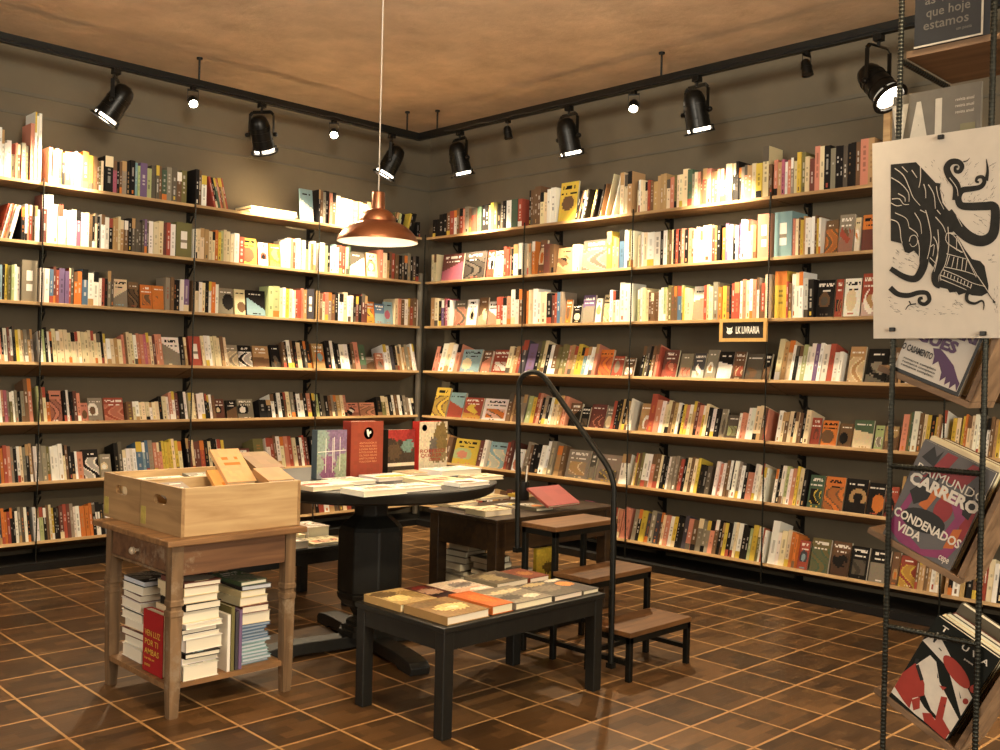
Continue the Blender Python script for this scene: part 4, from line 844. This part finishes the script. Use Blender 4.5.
t = thing('book', 'yellow book standing upright under the desk, seen between the stool legs', 'book', (-1.42, -2.62, zd)); upright(t, (-1.49, -2.64, zd + .0005), E3x, E3y, .155, .235, .02, lin('#a8902f'), patch('#b39a35', [(.6, .6, .3, .12, '#5d4a1d'), (.3, .25, .2, .15, '#c9b04a')], seed=30))
flats([(455, 502, .19, .14, .014, 'c', 'n', 0, 'cream book at the table end of the desk'),
       (468, 507, .12, .15, .01, 'm', 'c', 0, 'thin grey book lying at the front edge of the desk'),
       (489, 508.5, .17, .14, .026, 'c', 'n', 0, 'cream book with a brown edge at the near corner of the desk'),
       (512, 505, .12, .15, .01, 'm', 'y', 0, 'grey magazine behind the handrail on the desk'),
       (533, 505.5, .12, .17, .016, 'g', 'm', 0, 'dark grey book lying under the dusky red book on the desk'),
       (487, 496, .20, .13, .012, 'c', 't', 0, 'tan open booklet in the middle of the desk'),
       (522, 493.5, .13, .09, .016, 'y', 'm', 0, 'yellowish small book behind the handrail on the desk'),
       (476, 489.5, .13, .09, .03, 'c', 't', 0, 'bundle of cream paper at the back of the desk')], DH, 'books on the desk', '')
P = bp(540, 511, 'z', DH + .02); al = np.array((.97, -.24, 0)); al /= np.linalg.norm(al)
lie('dusky red book propped at a slant on the desk behind the top step', np.array((-1.44, -2.66, DH + .024)), (1, .02, .0), (.0, .88, .46), .235, .16, .012, lin('#94504c'), PAL['P'], 77, 'books on the desk', cells=plain(lin('#9a5652')))
PH = np.array((-1.18, -2.24, DH + .001))
t = thing('pen_holder', 'black pen holder with pens at the back of the desk', 'pen holder', PH)
mb = MB(); mb.lathe([(0, 0), (.036, 0), (.036, .095), (.031, .095), (.031, .006), (0, .006)], PH, n=20); mb.build('cup', MT['grip'], t, smooth=True)
for k in range(4):
    a = k * 1.7; mb = MB(); mb.tube([PH + (math.cos(a) * .012, math.sin(a) * .012, .01), PH + (math.cos(a) * .026, math.sin(a) * .026, .15 + .01 * k)], .004, 8); mb.build('pen', MT['letter'] if k % 2 else MT['can'], t)

# ================================================================== step stool with a handrail
t = thing('step_stool', 'three-tread step stool of black steel and wood with a tall bent handrail', 'step stool', (-1.66, -3.2, 0))
SX0, SX1 = -1.868, -1.458
STEPS = [(-3.495, -3.285, .193), (-3.288, -3.088, .368), (-3.098, -2.898, .55)]
for y0, y1, h in STEPS:
    mb = MB(); mb.box((SX0, y0, h - .02), (SX1, y1, h)); mb.build('tread', MT['tread'], t, bevel=.002)
    mb = MB(); mb.box((SX0 + .002, y0 + .002, h - .044), (SX1 - .002, y0 + .022, h - .0205)); mb.box((SX0 + .002, y1 - .024, h - .044), (SX1 - .002, y1 - .004, h - .0205))
    mb.box((SX0 + .002, y0 + .022, h - .044), (SX0 + .022, y1 - .024, h - .0205)); mb.box((SX1 - .022, y0 + .022, h - .044), (SX1 - .002, y1 - .024, h - .0205)); mb.build('tread_frame', MT['iron'], t)
    ys = [y0 + .002] + ([y1 - .026] if h > .5 else [])
    for y in ys:
        for x in (SX0 + .002, SX1 - .024): mb = MB(); mb.box((x, y, 0), (x + .022, y + .022, h - .0205)); mb.build('leg', MT['iron'], t, bevel=.002)
for x in (SX0 + .004, SX1 - .022):
    mb = MB(); mb.box((x, -3.472, .062), (x + .018, -2.925, .08)); mb.build('side_rail', MT['iron'], t)
for y in (-3.28, -2.92):
    mb = MB(); mb.box((SX0 + .025, y, .062), (SX1 - .025, y + .018, .08)); mb.build('cross_rail', MT['iron'], t)
hx = SX0 - .0145
def hp(u, v): q = bp(u, v, 'x', hx); return q
A_, B_, C_, D_ = hp(517.3, 552), hp(518.5, 391), hp(614.5, 468), hp(610.8, 664)
T1, T2 = hp(526, 375.5), hp(539, 373)
path = [A_, A_ + (B_ - A_) * .5, B_]
def bez(p, q, r, n=8): return [(1 - s) ** 2 * np.asarray(p) + 2 * s * (1 - s) * np.asarray(q) + s * s * np.asarray(r) for s in np.linspace(0, 1, n)]
top = hp(520, 372.5)
path += bez(B_, hp(518.2, 373.5), hp(532, 372.2))[1:]
path += bez(hp(532, 372.2), hp(541.5, 371.5), hp(549, 383.5))[1:]
path += [hp(576, 422)]
path += bez(hp(604, 461), hp(612, 472), hp(614, 489))
path += [hp(612.6, 575), D_]
zmin = min(p[2] for p in path)
mb = MB(); mb.tube(path, .0115, 12); mb.build('handrail', MT['iron'], t, smooth=True)
for q in (A_ + (0, 0, .02), D_ + (0, 0, .006)):
    mb = MB(); mb.obox((hx - .014, q[1] - .014, q[2] - .02), (.0285, 0, 0), (0, .028, 0), (0, 0, .02)); mb.build('rail_bracket', MT['iron'], t)

# ================================================================== wooden sign on the shelf edge, wooden board on the top shelf
def sgn():
    z1, z0 = ZS[2] - .0235, None
    a, b = bp(721, 319, 'x', -.016), bp(767.5, 342, 'x', -.016); y1, y0 = a[1], b[1]; z0 = b[2] + .002; z1 = ZS[2] + .0
    t = thing('shelf_sign', 'small wood framed sign with white lettering fixed to the shelf edge', 'sign', (-.02, (y0 + y1) / 2, z0))
    X1, X0, w = -.0155, -.030, .02
    for q in (((X0, y0, z0), (X1, y1, z0 + w)), ((X0, y0, z1 - w), (X1, y1, z1)), ((X0, y0, z0 + w), (X1, y0 + w, z1 - w)), ((X0, y1 - w, z0 + w), (X1, y1, z1 - w))): mb = MB(); mb.box(*q); mb.build('frame_strip', MT['frame'], t)
    mb = MB(); mb.box((X0 + .005, y0 + w, z0 + w), (X1, y1 - w, z1 - w)); mb.build('panel', MT['board'], t)
    H = z1 - z0; zc = (z0 + z1) / 2; L = y1 - y0
    lettering('lettering', 'LK LIVRARIA', MT['letter'], t, (X0 + .005, y1 - L * .345, zc - H * .14), -E3y, E3z, H * .30, L * .5, .001, .03)
    cy = y1 - L * .215; s = H * .16
    q = [(-1, 1), (-.45, .6), (.45, .6), (1, 1), (.75, .2), (.75, -.2), (1, -.4), (.7, -.85), (.25, -1.05), (-.25, -1.05), (-.7, -.85), (-1, -.4), (-.75, -.2), (-.75, .2)]
    mb = MB(); mb.poly([(X0 + .004, cy - a_ * s, zc + b_ * s) for a_, b_ in q][::-1]); mb.build('emblem', MT['letter'], t)
    mb = MB()
    for e in (-.32, .32): mb.lathe([(0, 0), (s * .13, 0)], (X0 + .0035, cy - e * s, zc + .1 * s), (-1, 0, 0), 10)
    mb.build('emblem_eyes', MT['board'], t)
sgn()

# ================================================================== display rack beside the camera
RX = -3.0
YL, YR = bp(892, 388, 'x', RX)[1], bp(984.5, 388, 'x', RX)[1]
t = thing('display_rack', 'ribbed steel display rack with slanted wooden trays, close by', 'display rack', (RX, (YL + YR) / 2, 0))
for y in (YL, YR): mb = MB(); ribbed(mb, (RX, y, 0), (RX, y, 2.75), .0052, .0075, 10); mb.build('post', MT['rebar'], t)
for y in (YL, YR): mb = MB(); ribbed(mb, (RX + .34, y - .0, 0), (RX + .34, y, .18), .0058, .011, 8); mb.build('rear_foot', MT['rebar'], t); mb = MB(); ribbed(mb, (RX, y, .17), (RX + .34, y, .17), .0058, .011, 8); mb.build('side_rod', MT['rebar'], t)
for v in (466, 627): z = bp(892, v, 'x', RX)[2]; mb = MB(); ribbed(mb, (RX, YL, z), (RX, YR, z), .0052, .0075, 10); mb.build('rung', MT['rebar'], t)
def yz(u, v, x=RX): return bp(u, v, 'x', x)
PX0 = RX + .0085
def tray_books(BL, BR, TL, depth, title_fn, label, base, cells, extra, seed, hide_tray=False):
    """a wooden L tray holding a slanted book, with other books behind it"""
    bl, br, tl = (yz(*q, x=PX0) for q in (BL, BR, TL)); a = br - bl; w = np.linalg.norm(a); a /= w; up = tl - bl; up -= a * np.dot(up, a); h = np.linalg.norm(up); up /= h; bk = np.cross(up, a) if np.cross(up, a)[0] > 0 else np.cross(a, up)
    th = .014; b = thing('book', label, 'book', bl, 'books shown in the slanted trays'); c = .0016; mb = MB()
    mb.obox(bl, a * w, up * h, bk * c, base); mb.obox(bl + bk * (th - c), a * w, up * h, bk * c, base); mb.obox(bl + bk * c, a * c, up * h, bk * (th - 2 * c), base); mb.build('cover', MT['book'], b)
    mb = MB(); mb.obox(bl + bk * c + a * c + up * .002, a * (w - c - .002), up * (h - .004), bk * (th - 2 * c), PAGE); mb.build('page_block', MT['book'], b)
    mb = MB(); wd = .012; o = bl - up * (wd + .001) - a * .028 - bk * .004; mb.obox(o, a * (w + .055), up * wd, bk * depth); mb.build('tray_board', MT['traywood'], t, bevel=.001)
    mb = MB(); o = bl + a * (w + .016) - bk * .004; mb.obox(o, a * .011, up * (h * .92), bk * depth); mb.build('tray_side', MT['traywood'], t, bevel=.001)
    r = random.Random(seed); d = th + .002
    for k, (cn, lab) in enumerate(extra):
        t2 = .016 + .008 * r.random(); hh, ww = h * r.uniform(.93, 1.06), w * r.uniform(.92, 1.0); bc = jit(PAL[cn], .1, r)
        e = thing('book', lab, 'book', bl + bk * d, 'books kept behind the slanted display books'); q = bl + bk * d + a * r.uniform(0, .004); mb = MB()
        mb.obox(q, a * ww, up * hh, bk * c, bc); mb.obox(q + bk * (t2 - c), a * ww, up * hh, bk * c, bc); mb.obox(q + bk * c, a * c, up * hh, bk * (t2 - 2 * c), bc); mb.build('cover', MT['book'], e)
        mb = MB(); mb.obox(q + bk * c + a * c + up * .002, a * (ww - c - .002), up * (hh - .004), bk * (t2 - 2 * c), jit(PAGE, .1, r)); mb.build('page_block', MT['book'], e); d += t2 + .002
    # artwork in cover coordinates, 0..1 from the lower left corner
    n_ = -bk
    def art(name, polys, m, off):
        mb = MB()
        for p in polys: mb.poly([bl + a * w * x + up * h * y + n_ * off for x, y in p][::1])
        return mb.build(name, m, b)
    def txt(s_, x, y, hh, fit, m, bold=.02): lettering('title', s_, m, b, bl + a * w * x + up * h * y, a, up, h * hh, w * fit, .0011, bold)
    title_fn(art, txt)
    return b
def ell(cx, cy, rx, ry, n=20, rot=0.): return [(cx + rx * math.cos(q) * math.cos(rot) - ry * math.sin(q) * math.sin(rot), cy + rx * math.cos(q) * math.sin(rot) + ry * math.sin(q) * math.cos(rot)) for q in np.linspace(0, 2 * math.pi, n, endpoint=False)]
cm = lambda n, h, r=.45: mat(n, h, r, var=.1, scale=30)
M_mag, M_or, M_red, M_dk, M_wh, M_grn = cm('magenta_print', '#8a3a66'), cm('orange_print', '#c2692f'), cm('crimson_print', '#8d2f33'), cm('charcoal_print', '#22211f'), cm('white_print', '#e4ddd0'), cm('slate_print', '#4f5f60')
def carrero(art, txt):
    art('art', [[(.02, .62), (.2, .7), (.35, .98), (.5, .98), (.42, .8), (.62, .86), (.7, .98), (.86, .98), (.7, .72), (.4, .74)], [(.85, .5), (.99, .62), (.99, .3), (.9, .3)], [(.12, .45), (.2, .66), (.3, .64), (.22, .46)], ell(.6, .48, .12, .13)], M_red, .0004)
    art('art', [[(.02, .1), (.12, .5), (.2, .52), (.16, .3), (.3, .12), (.55, .05), (.8, .14), (.9, .3), (.99, .3), (.9, .08), (.6, .0), (.25, .01)], [(.6, .62), (.72, .68), (.9, .5), (.82, .25), (.72, .26), (.78, .46)]], M_mag, .0005)
    art('art', [[(.28, .42), (.34, .6), (.5, .68), (.62, .62), (.58, .56), (.46, .58), (.4, .4)], [(.82, .36), (.92, .4), (.92, .2), (.8, .16)]], M_or, .0006)
    art('art', [ell(.42, .3, .3, .11, rot=.1), [(.1, .5), (.2, .62), (.24, .76), (.3, .62), (.4, .76), (.36, .5), (.22, .4)], [(.78, .66), (.84, .8), (.9, .66), (.96, .74), (.94, .5), (.84, .52)], [(.06, .84), (.16, .98), (.24, .9), (.3, .98), (.26, .8)]], M_dk, .0007)
    txt('RAIMUNDO', .05, .70, .085, .96, M_wh, .0); txt('CARRERO', .03, .575, .115, .97, M_wh, .045); txt('CONDENADOS', .02, .225, .085, .96, M_wh, .03); txt('VIDA', .14, .105, .085, .36, M_wh, .03); txt('cepe', .8, .05, .045, .14, M_wh)
tray_books((882.5, 533.5), (949.6, 571), (928.6, 441), .13, carrero, 'grey book with magenta swirls and white title, slanted in the middle tray', lin('#6b6a6c'), None, [('c', 'cream book directly behind the magenta swirl book in the middle tray'), ('R', 'maroon book second behind the magenta swirl book in the middle tray'), ('G', 'green book third behind the magenta swirl book in the middle tray'), ('n', 'brown book at the back of the middle tray')], 1)
M_vi = cm('violet_print', '#4a2450')
def gues(art, txt):
    art('art', [[(0, 0), (1, 0), (1, .04), (0, .04)], [(.96, .04), (1, .04), (1, 1), (.96, 1)]], M_dk, .0004)
    art('art', [[(.42, .4), (.52, .42), (.62, .38), (.78, .3), (.9, .18), (.95, .14), (.95, .04), (.9, .12), (.84, .04), (.82, .12), (.76, .06), (.74, .15), (.68, .08), (.66, .18), (.56, .28), (.5, .22), (.48, .32)]], M_vi, .0005)
    txt('GUES', .14, .43, .13, .6, M_vi, .05); txt('ERI', .6, .6, .13, .34, M_vi, .05); txt('O CASAMENTO', .0, .27, .075, .46, M_dk, .03)
    for k in range(3): txt('romance completo', .08, .17 - .04 * k, .025, .5, M_dk)
tray_books((893, 369.5), (958, 396.5), (917, 285), .13, gues, 'white book with violet block lettering, slanted below the hanging print', lin('#d5cfc6'), None, [('w', 'white book behind the violet lettered book in the upper slanted tray'), ('c', 'cream book at the back of the upper slanted tray')], 2)
def tuva(art, txt):
    art('art', [[(.0, .70), (.13, .86), (.98, .52), (.98, .3), (.5, .62)], [(.0, .28), (.2, .62), (.32, .6), (.5, .45), (.98, .26), (.98, .1), (.6, .16), (.25, .33)], [(0, .05), (.45, .02), (.98, .02), (.98, .07), (.5, .14), (.2, .24), (0, .2)]], M_wh, .0004)
    art('art', [ell(.62, .64, .26, .075, rot=-.22), [(0, .3), (.08, .46), (.2, .42), (.34, .34), (.42, .24), (.3, .14), (.34, .03), (.2, .06), (.0, .12)], [(.62, .34), (.7, .37), (.8, .16), (.97, .1), (.97, .0), (.6, .02), (.52, .08), (.62, .13), (.72, .1)], [(.52, .42), (.6, .4), (.62, .45)], ell(.93, .60, .05, .04), ell(.93, .45, .04, .03), [(.3, .12), (.38, .2), (.46, .1), (.4, .04)]], cm('brick_print', '#a33a30'), .0006)
    art('art', [[(.1, .44), (.13, .47), (.3, .37), (.27, .34)], [(.05, .5), (.1, .52), (.12, .47), (.07, .45)], [(.25, .74), (.31, .73), (.3, .72), (.25, .73)], [(.78, .5), (.86, .45), (.85, .44)], [(.4, .52), (.46, .48), (.45, .47)], [(.7, .3), (.74, .28), (.73, .27)], [(.2, .66), (.25, .64), (.24, .63)], [(.12, .8), (.17, .8), (.16, .75), (.14, .75)]], M_dk, .0008)
    for s_, x in (('T', .14), ('U', .50), ('V', .66), ('A', .83)): txt(s_, x, .865 if x > .2 else .90, .055, .1, M_wh)
    txt(': .', .34, .88, .03, .06, M_wh); txt('poesia', .62, .79, .018, .14, M_wh)
tray_books((889, 696), (946.8, 741), (934, 613), .15, tuva, 'book with red, white and black cut-out shapes, slanted in the lowest tray', lin('#1d201d'), None, [('c', 'cream book directly behind the red and white shapes book in the lowest tray'), ('g', 'grey book second behind the red and white shapes book in the lowest tray'), ('n', 'brown book third behind the red and white shapes book'), ('R', 'maroon book fourth behind the red and white shapes book'), ('g', 'dark grey book at the back of the lowest tray')], 3)

# magazine and framed lettering higher on the rack
XB = RX + .02
a0, a1, a2 = yz(893, 97, XB), yz(982, 81, XB), yz(893, 150, XB); y0, y1 = a1[1], a0[1]; z1, z0 = a0[2], a2[2] - .12
t2 = thing('magazine', 'grey magazine with big pale capitals standing behind the hanging print', 'magazine', (XB, (y0 + y1) / 2, z0))
mb = MB(); mb.box((XB, y0, z0), (XB + .006, y1, z1)); mb.build('cover', cm('grey_cover', '#6f6a5f', .4), t2)
M_pl = cm('pale_capitals', '#cfcabd'); L = y1 - y0
for s_, x, f in (('V', .02, .2), ('A', .22, .25), ('I', .5, .075), ('-', .66, .0001)):
    if f > .01: lettering('title', s_, M_pl, t2, (XB, y1 - L * x, z1 - .105), -E3y, E3z, .086, L * f, .001, .08)
for k in range(3): lettering('title', 'revista anual', M_wh, t2, (XB, y1 - L * .72, z1 - .03 - .012 * k), -E3y, E3z, .006, L * .2, .001)
mb = MB(); mb.box((XB - .0014, y1 - L * .94, z1 - .125), (XB - .0006, y1 - L * .78, z1 - .075)); mb.build('title', cm('olive_print', '#7f7c5c'), t2)
mb = MB(); mb.box((RX + .007, YR, z0 - .013), (RX + .08, YL, z0 - .0006)); mb.build('magazine_ledge', MT['traywood'], t)
XF = RX + .0085; c0, c1 = yz(914, 50, XF), yz(983, 33.5, XF); zb = (c0[2] + c1[2]) / 2
mb = MB(); mb.box((XF + .003, YR - .01, zb - .014), (RX + .24, YL - .0065, zb - .001)); mb.build('upper_shelf', MT['traywood'], t)
mb = MB(); ribbed(mb, (RX, YL, zb - .0205), (RX + .24, YL, zb - .0205), .0055, .011, 8); mb.build('shelf_rod', MT['rebar'], t)
y0, y1 = c1[1], c0[1]; hh = .21
t3 = thing('book', 'thick black book with pale lettering on the top shelf of the rack', 'book', (XF, (y0 + y1) / 2, zb))
mb = MB(); mb.box((XF, y0, zb), (XF + .035, y1, zb + hh)); mb.build('cover', cm('black_cover', '#23262b', .5), t3)
mb = MB(); e = .0035
mb.box((XF - .0012, y0, zb), (XF - .0001, y1, zb + e)); mb.box((XF - .0012, y0, zb + e), (XF - .0001, y0 + e, zb + hh)); mb.build('pale_edge', M_pl, t3)
L = y1 - y0; dim = cm('dim_lettering', '#6a6660')
for s_, x, z, hgt, f in (('as visitas', .15, .081, .017, .70), ('que hoje', .17, .056, .0175, .64), ('estamos', .13, .032, .0145, .66), ('um poeta', .62, .019, .005, .22)): lettering('title', s_, dim, t3, (XF, y1 - L * x, zb + z), -E3y, E3z, hgt, L * f, .001, .01)

# the hanging print
XP = RX - .011
q = [yz(872.3, 143.5, XP), yz(1018, 124.5, XP), yz(1018, 338, XP), yz(873.5, 338.5, XP)]
t = thing('art_print', 'large pale linocut print of an octopus wrecking a ship, clipped to the rack', 'print', q[3])
mb = MB(); y1p, y0p = q[0][1], q[1][1]; z1p, z0p = (q[0][2] + q[1][2]) / 2, (q[2][2] + q[3][2]) / 2
mb.obox(q[3], q[2] - q[3], q[0] - q[3], (.0012, 0, 0)); mb.build('sheet', MT['paper'], t)
P2c = lambda x, y: (860 + x / 7.143, 105 + y / 7.143)
P3c = lambda x, y: (860 + x / 7.143, 210 + y / 7.143)
def pl(u, v, off): k = yz(u, v, XP - off); return k
def ink_poly(mb, pts, off): mb.poly([pl(*p, off) for p in pts])
def ribbon(mb, pts, w0, w1, off, sm=6, wf=None):
    P = [np.array(p, float) for p in pts]; cur = []
    for i in range(len(P) - 1):
        p0, p1, p2, p3 = P[max(i - 1, 0)], P[i], P[i + 1], P[min(i + 2, len(P) - 1)]
        for s in np.linspace(0, 1, sm, endpoint=False): cur.append(.5 * ((2 * p1) + (p2 - p0) * s + (2 * p0 - 5 * p1 + 4 * p2 - p3) * s * s + (3 * p1 - p0 - 3 * p2 + p3) * s ** 3))
    cur.append(P[-1]); Lr, Rr = [], []
    for i, c in enumerate(cur):
        d = cur[min(i + 1, len(cur) - 1)] - cur[max(i - 1, 0)]; d = d / (np.linalg.norm(d) + 1e-9); n = np.array((-d[1], d[0])); w = w0 + (w1 - w0) * i / (len(cur) - 1); Lr.append(c + n * w / 2); Rr.append(c - n * w / 2)
    for i in range(len(cur) - 1): mb.quad(pl(*Lr[i], off), pl(*Rr[i], off), pl(*Rr[i + 1], off), pl(*Lr[i + 1], off))
mb = MB()
body = [P2c(220, 425), P2c(400, 408), P2c(450, 460), P2c(540, 555), P2c(575, 560), P2c(570, 600), P2c(590, 700), P2c(625, 745), P3c(690, 60), P3c(700, 130), P3c(660, 160), P3c(620, 160), P3c(610, 280), P3c(580, 380), P3c(520, 400), P3c(480, 330), P3c(470, 400), P3c(430, 420), P3c(420, 330), P3c(385, 290), P3c(350, 310), P3c(320, 300), P3c(300, 240), P3c(220, 220)]
def fan(mb, pts, off):
    v = [Vector((0, *[k for k in pl(*p, off)[1:]])) for p in pts]; from mathutils.geometry import tessellate_polygon
    for tri in tessellate_polygon([v]): mb.poly([pl(*pts[i], off) for i in tri])
fan(mb, body, .0006)
s7 = 1 / 7.143
ribbon(mb, [P3c(620, 20), P3c(715, 140), P3c(800, 205), P3c(880, 220), P3c(945, 180), P3c(965, 90), P2c(960, 730), P2c(890, 722), P2c(790, 725), P2c(720, 715), P2c(702, 660), P2c(730, 610), P2c(800, 598), P2c(860, 585), P2c(888, 550), P2c(875, 515), P2c(840, 518), P2c(830, 545), P2c(850, 552)], 90 * s7, 14 * s7, .0007)
ribbon(mb, [P2c(900, 540), P2c(912, 470), P2c(902, 385)], 32 * s7, 5 * s7, .0008)
ribbon(mb, [P2c(690, 680), P2c(690, 580), P2c(640, 510), P2c(620, 450), P2c(650, 408), P2c(700, 405), P2c(728, 435), P2c(715, 472), P2c(685, 475), P2c(680, 445), P2c(700, 440)], 62 * s7, 16 * s7, .0009)
ribbon(mb, [P2c(738, 405), P2c(765, 398), P2c(783, 378)], 10 * s7, 3 * s7, .0009)
ribbon(mb, [P3c(450, 120), P3c(462, 260), P3c(455, 390), P3c(415, 475), P3c(370, 492), P3c(300, 470), P3c(218, 418)], 72 * s7, 36 * s7, .0010)
ribbon(mb, [P3c(590, 120), P3c(597, 260), P3c(572, 390), P3c(538, 460), P3c(540, 520), P3c(575, 545)], 68 * s7, 40 * s7, .0011)
ribbon(mb, [P3c(215, 555), P3c(270, 600), P3c(345, 610), P3c(420, 590), P3c(478, 595), P3c(495, 640), P3c(465, 672), P3c(428, 662), P3c(425, 635), P3c(448, 628)], 40 * s7, 22 * s7, .0007)
ribbon(mb, [P3c(325, 712), P3c(350, 680), P3c(400, 670)], 5 * s7, 10 * s7, .0007); ribbon(mb, [P3c(350, 650), P3c(365, 675)], 10 * s7, 8 * s7, .0007)
fan(mb, [P3c(620, 165), P3c(690, 178), P3c(745, 275), P3c(800, 350), P3c(860, 365), P3c(890, 400), P3c(918, 540), P3c(915, 590), P3c(870, 615), P3c(800, 610), P3c(760, 590), P3c(705, 608), P3c(690, 585), P3c(640, 590), P3c(625, 565), P3c(560, 550), P3c(575, 400), P3c(600, 300)], .0004)
fan(mb, [P3c(500, 245), P3c(545, 240), P3c(560, 300), P3c(530, 420), P3c(492, 370)], .0004)
ribbon(mb, [P3c(900, 570), P3c(962, 660)], 12 * s7, 6 * s7, .0005); fan(mb, [P3c(945, 655), P3c(968, 650), P3c(960, 668)], .0005)
ribbon(mb, [P3c(835, 490), P3c(790, 560), P3c(762, 610), P3c(770, 652), P3c(820, 668), P3c(868, 648), P3c(885, 670), P3c(880, 715)], 34 * s7, 6 * s7, .0013)
rq = random.Random(4)
for cx, cy, rw, rh, n, a, F_ in ((830, 560, 130, 160, 60, -.9, P2c), (540, 470, 80, 80, 14, .9, P2c), (310, 350, 80, 70, 26, .45, P3c), (480, 700, 250, 45, 34, .25, P3c), (870, 100, 60, 70, 20, .6, P3c), (920, 340, 30, 40, 8, -.2, P3c), (690, 640, 40, 60, 8, .6, P3c), (970, 640, 14, 110, 12, 1.5, P3c), (240, 640, 40, 80, 12, .4, P3c), (860, 690, 110, 40, 8, .1, P2c), (600, 560, 30, 130, 10, 1.4, P2c)):
    for _ in range(n):
        x, y, l_, an = cx + rq.uniform(-rw, rw), cy + rq.uniform(-rh, rh), rq.uniform(10, 34), a + rq.uniform(-.35, .35); ribbon(mb, [F_(x, y), F_(x + l_ * math.cos(an), y + l_ * math.sin(an))], rq.uniform(1.5, 4) * s7, 1 * s7, .0003, 1)
mb.build('ink_picture', MT['ink'], t)
mb = MB(); li = lambda pts, w=7: ribbon(mb, pts, w * s7, w * .6 * s7, .0019, 4)
for p in ([P2c(248, 452), P2c(312, 505), P2c(355, 600), P2c(380, 660), P2c(430, 718)], [P2c(222, 518), P2c(290, 560), P2c(345, 625), P2c(350, 690)], [P2c(272, 632), P2c(318, 660), P2c(322, 690)], [P2c(432, 440), P2c(432, 530), P2c(420, 590)], [P2c(455, 565), P2c(468, 610), P2c(470, 665)], [P2c(488, 568), P2c(528, 640), P2c(538, 740)], [P2c(370, 465), P2c(408, 520)], [P2c(228, 672), P2c(280, 670), P2c(312, 708), P2c(350, 710)], [P2c(222, 700), P2c(262, 720), P2c(300, 715)],
          [P3c(215, 66), P3c(265, 85), P3c(285, 130), P3c(292, 200), P3c(302, 238)], [P3c(468, 0), P3c(490, 80), P3c(508, 190), P3c(495, 290), P3c(480, 350)], [P3c(540, 50), P3c(590, 110), P3c(612, 160)], [P3c(350, 125), P3c(400, 160), P3c(415, 190)], [P3c(525, 190), P3c(550, 240), P3c(555, 330), P3c(530, 440)], [P3c(430, 0), P3c(470, 20)], [P3c(550, 0), P3c(575, 30)]): li(p)
li([P3c(352, 225), P3c(362, 190), P3c(390, 180), P3c(410, 205), P3c(405, 245), P3c(375, 262), P3c(355, 240)], 6)
for p in ([P3c(620, 165), P3c(690, 205), P3c(830, 480)], [P3c(690, 185), P3c(760, 330), P3c(838, 470)], [P3c(690, 200), P3c(690, 290)], [P3c(620, 165), P3c(620, 230), P3c(730, 300)], [P3c(625, 240), P3c(720, 300), P3c(735, 295)], [P3c(618, 312), P3c(760, 350)], [P3c(600, 405), P3c(755, 440), P3c(835, 470)], [P3c(640, 325), P3c(618, 400)], [P3c(672, 335), P3c(655, 412)], [P3c(700, 340), P3c(690, 420)], [P3c(735, 345), P3c(725, 430)], [P3c(765, 355), P3c(752, 438)], [P3c(590, 425), P3c(700, 470), P3c(800, 520), P3c(890, 545)], [P3c(575, 465), P3c(690, 510), P3c(790, 555)], [P3c(570, 490), P3c(680, 535), P3c(760, 570)], [P3c(840, 470), P3c(900, 560), P3c(950, 640)], [P3c(505, 262), P3c(530, 250), P3c(520, 330)], [P3c(500, 340), P3c(545, 385)]): li(p, 6)
for p in ([P3c(628, 120), P3c(634, 260), P3c(610, 385), P3c(576, 455), P3c(578, 505)], [P3c(556, 140), P3c(562, 260), P3c(537, 385), P3c(503, 460), P3c(508, 520)], [P3c(414, 215), P3c(424, 280), P3c(418, 380), P3c(396, 440)], [P2c(640, 520), P2c(690, 590), P2c(700, 650)], [P3c(690, 40), P3c(730, 120)], [P2c(545, 580), P2c(560, 660), P2c(600, 745)], [P2c(300, 440), P2c(340, 480)], [P3c(250, 20), P3c(330, 60), P3c(350, 120)], [P3c(390, 20), P3c(430, 90), P3c(440, 170)]): li(p, 6)
for k in range(9): x, y = 605 + 24 * k, 440 + 11 * k; li([P3c(x, y), P3c(x - 8, y + 34)], 6)
mb.build('line_pattern', MT['paper'], t)
for u, v in ((941, 137), (892.5, 329.5), (983.2, 333.5)):
    c = pl(u, v, .002); mb = MB(); mb.box((c[0] - .004, c[1] - .0055, c[2] - .004), (c[0] + .006 if v < 200 else c[0] + .002, c[1] + .0055, c[2] + .004)); mb.build('clip', MT['can'], t, bevel=.001)
# board standing at the end of the top shelf
yb = -3.605; mb = MB(); mb.box((.02, yb - .018, ZS[0] + .001), (.24, yb + .018, ZS[0] + .47)); o = mb.build('wooden_board', MT['shelf_y']); tag(o, 'upright pine board standing on the top shelf behind the display rack', 'board')
